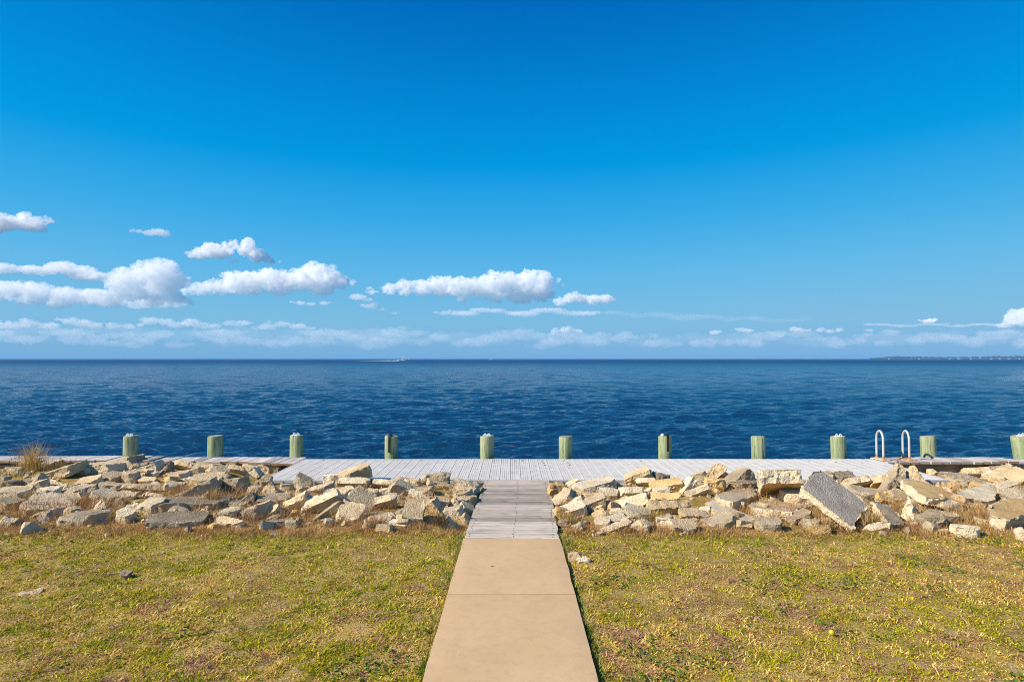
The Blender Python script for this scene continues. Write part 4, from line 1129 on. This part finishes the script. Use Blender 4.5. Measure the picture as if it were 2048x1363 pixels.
def tuft(x, y, d, n, h, spread, ca, cb, label, leanmax=0.6, width=0.005):
    p = at_d(x, y, d); r0 = np.abs(rng.normal(0, spread, n)); a = rng.uniform(0, 6.28, n)
    X, Y = r0 * np.cos(a), r0 * np.sin(a) * 0.8
    z0 = float(G(p[0], p[1]))
    col = lerp(ca, cb, rng.random(n)) * rng.uniform(.75, 1.2, n)[:, None]
    o = blades('dry_grass_tuft', X, Y, np.zeros(n) - 0.01, h * rng.uniform(.35, 1.0, n), rng.uniform(.6, 1.2, n) * width, np.abs(rng.normal(0, leanmax, n)).clip(0, 1.4), a + rng.normal(0, .7, n), col, M['blade'], 0.35)
    o.location = (p[0], p[1], max(z0, p[2]))
    tag(o, label, 'grass tuft', 'dry grass tufts among the rubble', 'stuff' if spread >= 0.1 else None)
tuft(64, 952, 9.0, 420, 0.54, 0.10, (0.38, 0.23, 0.05), (0.78, 0.54, 0.20), 'tall golden grass clump standing before the left seawall cap', 0.30, 0.005)
tuft(115, 945, 9.0, 260, 0.26, 0.12, (0.22, 0.13, 0.04), (0.45, 0.31, 0.12), 'low dark grass clump right of the tall golden clump', 0.6)
tuft(20, 962, 8.6, 420, 0.17, 0.20, (0.34, 0.27, 0.08), (0.60, 0.47, 0.22), 'spreading straw-coloured grass left of the tall golden clump', 0.7)
tuft(425, 1000, 7.0, 260, 0.22, 0.06, (0.34, 0.20, 0.07), (0.62, 0.43, 0.20), 'starry dry tuft under the second piling, mid pile', 0.85, 0.006)
tuft(360, 985, 7.4, 240, 0.18, 0.10, (0.34, 0.17, 0.06), (0.60, 0.38, 0.16), 'orange dry tuft between the first two pilings', 0.8)
tuft(195, 985, 7.5, 140, 0.16, 0.05, (0.22, 0.20, 0.04), (0.46, 0.38, 0.10), 'greenish dry tuft left of the leftmost piling', 0.5)
tuft(150, 1008, 6.9, 420, 0.16, 0.22, (0.30, 0.15, 0.06), (0.56, 0.34, 0.15), 'wide reddish dry tuft in the left rubble', 0.8)
tuft(55, 1015, 6.7, 380, 0.17, 0.20, (0.30, 0.15, 0.06), (0.56, 0.34, 0.15), 'reddish dry tuft at the far left, second row', 0.8)
tuft(1740, 1042, 6.2, 420, 0.20, 0.12, (0.40, 0.25, 0.08), (0.66, 0.47, 0.22), 'golden dry tuft at the right foot of the tallest dark slab', 0.75)
tuft(1575, 990, 7.2, 200, 0.15, 0.10, (0.38, 0.25, 0.09), (0.60, 0.43, 0.20), 'dry tuft under the overhanging olive slab', 0.95)
tuft(1650, 1050, 6.05, 260, 0.17, 0.12, (0.36, 0.22, 0.08), (0.60, 0.41, 0.19), 'dry tuft at the left foot of the tallest dark slab', 0.8)
tuft(1960, 1030, 6.5, 420, 0.17, 0.20, (0.36, 0.22, 0.08), (0.62, 0.43, 0.20), 'wide dry tuft left of the thick golden slab', 0.8)
tuft(1135, 1042, 6.25, 220, 0.15, 0.10, (0.38, 0.24, 0.07), (0.60, 0.43, 0.18), 'yellowish dry tuft close to the right boardwalk edge', 0.6)
tuft(1300, 1036, 6.35, 260, 0.15, 0.14, (0.38, 0.25, 0.06), (0.62, 0.45, 0.16), 'yellowish dry tuft under the right strapped piling', 0.6)
tuft(880, 1046, 6.1, 300, 0.15, 0.06, (0.10, 0.065, 0.035), (0.30, 0.20, 0.11), 'dark wiry dead tuft left of the boardwalk', 0.7)
tuft(740, 1045, 6.1, 260, 0.13, 0.12, (0.34, 0.18, 0.07), (0.60, 0.40, 0.20), 'dry tuft in front of the left strapped piling', 0.7)
p = at_z(1832, 1045, -0.04)

# small fallen things
f_ = at_z(1664, 1279, -0.05)
mb = MB()
mb.tube([(-0.021, 0, 0), (-0.018, 0, 0), (-0.010, 0, 0.001), (0, 0, 0), (0.010, 0, -0.001), (0.017, 0, 0), (0.022, 0, 0.001)], [0.002, 0.009, 0.0155, 0.017, 0.015, 0.009, 0.002], 12)
o = mb.build('fallen_fruit', M['leafyellow'], None, True, (f_[0], f_[1], float(G(f_[0], f_[1])) + 0.030), (0.1, 0.2, 0.5))
tag(o, 'small yellow fruit lying in the lawn right of the path', 'fruit')
l_ = at_z(983, 1132, 0.0)
mb = MB(); mb.add([(-0.016, 0, 0.004), (0, -0.007, 0.002), (0.016, 0.001, 0.008), (0.001, 0.008, 0.003), (-0.016, 0, 0.005), (0, -0.007, 0.003), (0.016, 0.001, 0.009), (0.001, 0.008, 0.004)], [(3, 2, 1, 0), (4, 5, 6, 7), (0, 1, 5, 4), (1, 2, 6, 5), (2, 3, 7, 6), (3, 0, 4, 7)])
o = mb.build('fallen_leaf', M['leaforange'], None, False, (l_[0], l_[1], 0.001)); tag(o, 'tiny orange leaf on the concrete path', 'leaf')

# ------------------------------------------------------------------ boat, wake and far shore
BD = 780.0
bp = at_d(808, 717, BD); boat = empty('motor_boat', (bp[0], BD, WZ)); boat.scale = (1.15, 1.15, 1.15)
tag(boat, 'white motor boat with flybridge speeding right across the water', 'boat')
mb = MB(); secs = []
for t in np.linspace(0, 1, 9):
    x = -6 + 12.5 * t; w = 1.9 * (1 - max(0, (t - .45) / .55) ** 2.2) + 0.02; sh_ = 0.9 + 0.9 * t ** 1.5
    secs.append([(x, -w, sh_), (x - .4 * t, -w * .85, 0.15), (x - .8 * t, 0, -0.4), (x - .4 * t, w * .85, 0.15), (x, w, sh_)])
V = [q for s_ in secs for q in s_]; Fs = []
for i in range(8):
    for e in range(5): Fs.append((i * 5 + e, i * 5 + (e + 1) % 5, (i + 1) * 5 + (e + 1) % 5, (i + 1) * 5 + e))
Fs += [(0, 1, 2, 3, 4), tuple(40 + e for e in (4, 3, 2, 1, 0))]
mb.add(V, Fs); mb.build('hull', M['white'], boat)
mb = MB(); mb.add([(-2.5, -1.4, 1.0), (2.8, -1.2, 1.2), (1.4, -1.1, 2.7), (-2.3, -1.2, 2.7), (-2.5, 1.4, 1.0), (2.8, 1.2, 1.2), (1.4, 1.1, 2.7), (-2.3, 1.2, 2.7)], [(0, 1, 2, 3), (7, 6, 5, 4), (0, 4, 5, 1), (1, 5, 6, 2), (2, 6, 7, 3), (3, 7, 4, 0)])
cb = mb.build('cabin', M['white'], boat)
for sg in (-1, 1):
    mb = MB(); mb.box((-1.8, sg * 1.29 - 0.06, 1.75), (1.4, sg * 1.29 + 0.06, 2.4)); mb.build('window', M['glass'], cb)
mb = MB()
for (x, y) in ((-1.8, -.9), (-1.8, .9), (0.6, -.9), (0.6, .9)): mb.tube([(x, y, 2.7), (x, y, 4.3)], 0.07, 6)
mb.box((-2.1, -1.1, 4.25), (0.9, 1.1, 4.4)); mb.build('flybridge_top', M['white'], boat)
mb = MB(); mb.tube([(-0.5, 0, 4.4), (-0.6, 0, 6.6)], 0.05, 6); mb.tube([(3.2, 0.0, 1.3), (6.6, 0.0, 2.6)], 0.05, 6); mb.build('mast', M['white'], boat)
# wake
n = 160; V, Fs = [], []; rr = random.Random(2)
for i in range(n):
    t = i / (n - 1); x = bp[0] - 5 - 78 * t; w = 2.0 + 5 * t; hgt = (0.95 * math.exp(-t * 5) + 0.22 * (1 - t)) * rr.uniform(.5, 1.3)
    if t > .55 and rr.random() < (t - .55) * 1.9: hgt = -0.4
    for e in range(5):
        u = e / 4 * 2 - 1
        V.append((x, BD + u * w + rr.uniform(-.2, .2), WZ - 0.06 + (hgt * rr.uniform(.6, 1.2) if 0 < e < 4 else -0.25)))
    if i:
        for e in range(4): a = (i - 1) * 5 + e; Fs.append((a, a + 1, a + 6, a + 5))
me = bpy.data.meshes.new('wake'); me.from_pydata(V, [], Fs); me.update()
tag(link('wake', me, M['foam']), 'white foam wake trailing behind the motor boat', 'wake', kind='stuff')
# speck of a second boat
b2 = at_d(981, 717, 1700)
o2 = empty('distant_boat', (b2[0], 1700, WZ)); tag(o2, 'tiny white boat on the horizon near the centre', 'boat')
mb = MB(); mb.add([(-3, -1, 0), (3, -1, 0), (4, 0, 1.1), (-3, -1, 1), (-3, 1, 0), (3, 1, 0), (-3, 1, 1)], [(0, 1, 2, 3), (4, 6, 2, 5), (0, 3, 6, 4), (3, 2, 6), (0, 4, 5, 1), (1, 5, 2)]); mb.build('hull', M['white'], o2)
mb = MB(); mb.box((-1, -.7, 1), (1, .7, 2.4), .1); mb.build('cabin', M['white'], o2)

SD = 4000.0
t = NT('far_foliage'); co = t.coord('Object', False); a = t.noise(co, 0.05, 3, 0.6)
t.principled(t.mix(a, (0.02, 0.035, 0.018), (0.045, 0.06, 0.03)), 0.9, None, 0.1); M['far'] = t.m
M['sand'] = plain('shore_sand', (0.14, 0.13, 0.10), 0.9)
x0 = at_d(1742, 717, SD)[0]
mb = MB(); V = []
xs = np.linspace(x0, x0 + 2600, 60)
for k, x in enumerate(xs):
    e = min(1, k / 3.0)
    V += [(x, SD - 30 * e, WZ - 1), (x, SD - 22 * e, WZ + 1.2 * e), (x, SD + 250 * e, WZ + 1.5 * e), (x, SD + 260 * e, WZ - 1)]
Fs = [(i * 4 + e, i * 4 + e + 1, i * 4 + e + 5, i * 4 + e + 4) for i in range(59) for e in range(3)]
mb.add(V, Fs); tag(mb.build('far_shore', M['sand']), 'low far shore on the right horizon', kind='structure')
ico = bmesh.new(); bmesh.ops.create_icosphere(ico, subdivisions=2, radius=1); ico.verts.index_update()
iv = np.array([v.co[:] for v in ico.verts]); ifc = np.array([[v.index for v in f.verts] for f in ico.faces]); ico.free()
Vs, Fq, n0 = [], [], 0
rw = np.random.default_rng(8)
for k in range(560):
    x = x0 + 25 + rw.uniform(0, 1) ** 1.0 * 2500; tt = min(1, (x - x0) / 220)
    hgt = (5 + 17 * tt) * rw.uniform(.65, 1.05) * (0.85 + 0.2 * math.sin(x / 170.0)); wd = rw.uniform(6, 16)
    P_ = iv * np.array([wd, wd, hgt * .62]) * (1 + 0.18 * vnoise(iv * 2.5 + k, 3))[:, None] + np.array([x, SD + rw.uniform(8, 90), WZ + hgt * .45])
    Vs.append(P_); Fq.append(ifc + n0); n0 += len(iv)
tag(link('far_wood', mesh_np('far_wood', np.concatenate(Vs), np.concatenate(Fq)), M['far']), 'low dark wooded shore along the right horizon', 'wood', kind='stuff')
M['roof'] = plain('house_roof', (0.22, 0.20, 0.19), 0.8)
hx = [(1778, 'leftmost house on the far shore'), (1838, 'second white house from the left on the far shore'), (1900, 'third white house from the left on the far shore'), (1918, 'wide white house mid far shore'), (1942, 'bright white house right of the wide one, far shore'), (1983, 'white house third from the right on the far shore'), (2000, 'brightest white house on the far shore'), (2018, 'white house second from the right edge on the far shore'), (2039, 'rightmost white house on the far shore')]
for k, (hp, lab) in enumerate(hx):
    hd = SD - 12; p = at_d(hp, 717, hd)
    o = empty('far_house', (p[0], hd, WZ + 1.2)); w = [8, 5, 6, 13, 10, 9, 8, 12, 7][k]
    mb = MB(); mb.box((-w / 2, -4, 0), (w / 2, 4, 4.0)); wl = mb.build('wall', M['white'], o)
    for q in (-.28, .28):
        mb = MB(); mb.box((w * q - .9, -4.08, 1.4), (w * q + .9, -3.98, 3)); mb.build('window', M['glass'], wl)
    mb = MB(); mb.add([(-w / 2 - .5, -4.6, 4.0), (w / 2 + .5, -4.6, 4.0), (w / 2 + .5, 4.6, 4.0), (-w / 2 - .5, 4.6, 4.0), (-w / 2, 0, 6), (w / 2, 0, 6)], [(0, 1, 5, 4), (2, 3, 4, 5), (0, 4, 3), (1, 2, 5), (3, 2, 1, 0)])
    mb.build('roof', M['roof'], o)
    tag(o, lab, 'house', 'white houses on the far shore')

# ------------------------------------------------------------------ clouds
def vapour(name, dens, nscale, gate):
    """cloud vapour: noisy density, thinner and torn where the noise is low"""
    t = NT(name); co = t.coord('Object', False)
    a = t.noise(co, nscale, 6, 0.66, 0.5)
    d = t.ramp(a, [(gate, 0.0), (gate + 0.30, 1.0)])
    v = t.n('VolumePrincipled', i={'Density': t.math('MULTIPLY', d, dens), 'Anisotropy': 0.0})
    v.inputs['Color'].default_value = (1, 1, 1, 1)
    t.t.links.new(v.outputs[0], t.out.inputs['Volume'])
    return t.m

def cloud(label, D, puffs, dens, base=None, grow=1.40, sx=1.4, flat=0.9, gate=0.40, vox=0.42, disp=1.1, nsc=1.9):
    """puffs: (x, y, r) in photograph pixels; a real cloud body at distance D"""
    s_ = D / F
    r = np.random.default_rng(len(label) * 7 + int(abs(puffs[0][0])) + 3)
    bm = bmesh.new()
    c0 = at_d(puffs[0][0], puffs[0][1], D)
    rm = np.mean([p[2] for p in puffs]) * s_
    for (x, y, rad) in puffs:
        for q in range(6):
            f = grow * r.uniform(.8, 1.1) if q == 0 else r.uniform(.35, .75)
            dx, dz = (0, 0) if q == 0 else (r.normal(0, .75) * rad * sx, abs(r.normal(0, .45)) * rad * flat)
            dy = r.normal(0, .3) * rad if q == 0 else r.normal(0, .9) * rad
            p = at_d(x, y, D) + np.array([dx * s_, dy * s_, dz * s_]) - c0
            Mx = Matrix.Translation(p) @ Matrix.Diagonal((rad * s_ * f * sx, rad * s_ * f * 1.2, rad * s_ * f * flat, 1))
            bmesh.ops.create_icosphere(bm, subdivisions=2, radius=1, matrix=Mx)
    me = bpy.data.meshes.new('cloud'); bm.to_mesh(me); bm.free()
    o = bpy.data.objects.new('cloud', me); C.objects.link(o)
    md = o.modifiers.new('r', 'REMESH'); md.mode = 'VOXEL'; md.voxel_size = rm * vox * 0.55
    dg = bpy.context.evaluated_depsgraph_get(); ev = o.evaluated_get(dg)
    m2 = bpy.data.meshes.new_from_object(ev); o.modifiers.clear(); o.data = m2; bpy.data.meshes.remove(me)
    nv = len(m2.vertices); V = np.empty(nv * 3, np.float32); m2.vertices.foreach_get('co', V); V = V.reshape(-1, 3).astype(float)
    Nn = np.empty(nv * 3, np.float32); m2.vertices.foreach_get('normal', Nn); Nn = Nn.reshape(-1, 3)
    Q_ = V / rm
    b = 1 - np.abs(fbm(Q_ * 0.9 + 3, 2, 5)) * 2.4
    b2 = 1 - np.abs(fbm(Q_ * 2.2 + 5, 2, 9)) * 2.4
    dd = (0.50 * (b - .55) + 0.26 * (b2 - .55)) * rm * disp
    V = V + Nn * dd[:, None]
    if base is not None:
        zb = at_d(puffs[0][0], base, D)[2] - c0[2] + 0.12 * rm * fbm(Q_ * 0.6, 2, 3)
        V[:, 2] = np.where(V[:, 2] < zb, zb + (V[:, 2] - zb) * 0.22, V[:, 2])
    m2.vertices.foreach_set('co', V.astype(np.float32).ravel()); m2.update()
    m2.materials.clear(); m2.materials.append(vapour('cloud_vapour', dens / rm * 1.5, nsc / rm, gate))
    o.location = c0
    tag(o, label, 'cloud', 'fair-weather clouds over the water')
    return o

cloud('puffy white cloud at the left edge, highest of the clouds', 7000, [(-15, 448, 18), (15, 447, 17), (40, 440, 17), (62, 449, 13), (80, 458, 7)], 2.2, 463)
cloud('faint small wisp alone right of the highest left cloud', 7500, [(300, 466, 7), (318, 464, 8), (332, 470, 5), (280, 463, 4), (262, 461, 3)], 0.55, None, 1.3, 1.8, 0.7, 0.40)
cloud('two-humped white cloud floating above the main cloud row', 9000, [(400, 507, 11), (425, 501, 16), (444, 508, 12), (466, 521, 5), (494, 501, 15), (515, 513, 13), (540, 521, 7), (557, 524, 4), (385, 509, 7)], 2.0, 526, 1.12, 1.2)
cloud('big towering cloud in the left group with a sharp crest', 11000, [(335, 534, 14), (318, 543, 19), (300, 552, 19), (345, 558, 15), (280, 556, 19), (255, 556, 16), (225, 564, 14), (330, 576, 16), (300, 580, 16), (270, 584, 15), (240, 588, 13), (345, 594, 12), (310, 600, 10), (210, 598, 12), (375, 603, 6)], 1.3, 612)
cloud('long flat cloud arm reaching in from the left edge', 10500, [(0, 538, 9), (30, 538, 10), (60, 540, 11), (95, 541, 12), (130, 537, 14), (160, 545, 15), (190, 556, 14), (-30, 538, 9)], 1.2, 560, 1.25, 1.9, 0.75, 0.36)
cloud('broad grey-white cloud bank at the left edge under the arm', 12000, [(0, 580, 18), (35, 578, 20), (70, 580, 17), (105, 588, 16), (140, 590, 16), (175, 594, 15), (-35, 585, 18), (60, 600, 12), (115, 606, 11), (210, 600, 13), (240, 606, 11), (280, 608, 10), (320, 606, 10), (360, 608, 7)], 0.9, 618, 1.35, 1.9, 0.8, 0.36)
cloud('long white cumulus with one peak, second main cloud', 12000, [(630, 543, 18), (605, 558, 19), (655, 560, 18), (575, 562, 19), (540, 560, 20), (510, 564, 18), (480, 566, 17), (678, 564, 12), (640, 574, 17), (430, 574, 14), (400, 578, 11), (375, 582, 7), (560, 574, 15), (500, 576, 13)], 2.0, 590)
cloud('large white cumulus left of centre of the picture', 12500, [(1075, 560, 15), (1050, 566, 20), (1020, 564, 20), (985, 570, 20), (950, 575, 18), (915, 574, 17), (880, 571, 15), (850, 574, 15), (815, 577, 13), (780, 577, 10), (1080, 582, 16), (1040, 588, 16), (990, 590, 14), (930, 590, 12), (745, 582, 7)], 2.0, 606)
cloud('small white cumulus just right of the large central one', 13500, [(1140, 596, 9), (1160, 597, 8), (1185, 600, 8), (1210, 599, 10), (1120, 603, 7), (1222, 602, 6)], 1.5, 612)
cloud('white cumulus cut off by the right edge', 14000, [(2040, 636, 12), (2060, 634, 18), (2022, 643, 10), (2005, 649, 7), (2090, 640, 18)], 2.0, 655)
cloud('tiny bright cloud tuft above the right streak', 15000, [(1861, 642, 5), (1852, 643, 4)], 2.4, 646)
cloud('row of small hazy clouds low over the left horizon', 17000, [(-20, 652, 8), (20, 650, 9), (60, 647, 9), (95, 652, 8), (140, 641, 9), (160, 646, 9), (190, 650, 8), (225, 651, 8), (260, 652, 7), (300, 641, 8), (325, 643, 8), (350, 650, 8), (380, 645, 9), (405, 652, 7)], 0.42, 657, 1.35, 1.9, 0.75, 0.36)
cloud('thin broken cloud row low left of centre', 18000, [(430, 652, 6), (460, 646, 7), (485, 646, 7), (515, 656, 6), (535, 654, 7), (565, 648, 8), (595, 652, 7), (620, 656, 5)], 0.36, 660, 1.35, 2.0, 0.7, 0.38)
cloud('flat grey streak under the central cumulus', 15000, [(x, 624 + 4 * math.sin(x * .05), 5 + 2 * math.sin(x * .11)) for x in range(890, 1210, 20)], 0.4, None, 1.2, 4.0, 0.8, 0.36)
cloud('long thin grey streak right of centre', 15500, [(x, 624 + (x - 1150) * 0.040 + 2 * math.sin(x * .07), 6.0 - abs(x - 1380) / 80 + 1.2 * math.sin(x * .13)) for x in range(1170, 1610, 18)], 0.15, None, 1.2, 4.0, 0.8, 0.44)
cloud('thin grey streak near the right edge', 16000, [(x, 650 + 2 * math.sin(x * .06), 3.0) for x in range(1740, 2010, 16)], 0.22, None, 1.2, 5.0, 0.7, 0.34)
cloud('scattered small grey puffs under the second main cloud', 14500, [(600, 606, 5), (622, 608, 4), (650, 606, 5), (715, 594, 7), (735, 600, 5), (742, 612, 7), (760, 620, 4), (790, 626, 3), (585, 604, 3)], 0.45, None, 1.3, 1.9, 0.7, 0.36)
rc = np.random.default_rng(19)
cloud('pale hazy cloud bank spread low over the left horizon', 30000, [(x + rc.normal(0, 8), 668 + rc.normal(0, 6), rc.uniform(8, 15)) for x in range(-60, 760, 26)], 0.055, None, 1.4, 2.6, 0.9, 0.34, 0.8)
cloud('pale hazy cloud bank spread low over the right horizon', 30000, [(x + rc.normal(0, 8), 680 + rc.normal(0, 5), rc.uniform(6, 11)) for x in range(760, 2100, 30)], 0.05, None, 1.4, 3.0, 0.9, 0.34, 0.8)
for (xa, xb, lab) in ((690, 1080, 'line of tiny far clouds low over the central horizon'), (1080, 1560, 'line of tiny far clouds low right of centre'), (1560, 2060, 'line of tiny far clouds low over the right horizon'), (-30, 690, 'line of tiny far clouds low over the left horizon')):
    pf = []; x = xa
    while x < xb:
        yb = rc.uniform(664, 690)
        for q in range(int(rc.integers(2, 7))): pf.append((x + q * 11 + rc.normal(0, 5), yb + rc.normal(0, 2.0), rc.uniform(3, 8.5)))
        x += rc.uniform(16, 44)
    cloud(lab, 26000, pf, 0.22, None, 1.3, 2.0, 0.85, 0.42, 0.6)
cloud('row of small bright puffs low right of centre', 24000, [(1130, 660, 7), (1110, 664, 5), (1155, 663, 5), (1430, 665, 5), (1480, 659, 5), (1495, 662, 5), (1585, 658, 4), (1600, 661, 7), (1640, 660, 5), (1660, 663, 5), (1680, 660, 4), (1740, 661, 4)], 0.5, 668, 1.3, 1.6, 0.8, 0.34)

# ------------------------------------------------------------------ haze
mb = MB(); mb.box((-11500, -60, -4.5), (11500, 9300, 27))
hz = mb.build('haze', cloud_mat('sea_haze', 0.00010, 0.0, (0.28, 0.62, 1.0)))
tag(hz, 'thin sea haze over the water', 'haze', kind='stuff')
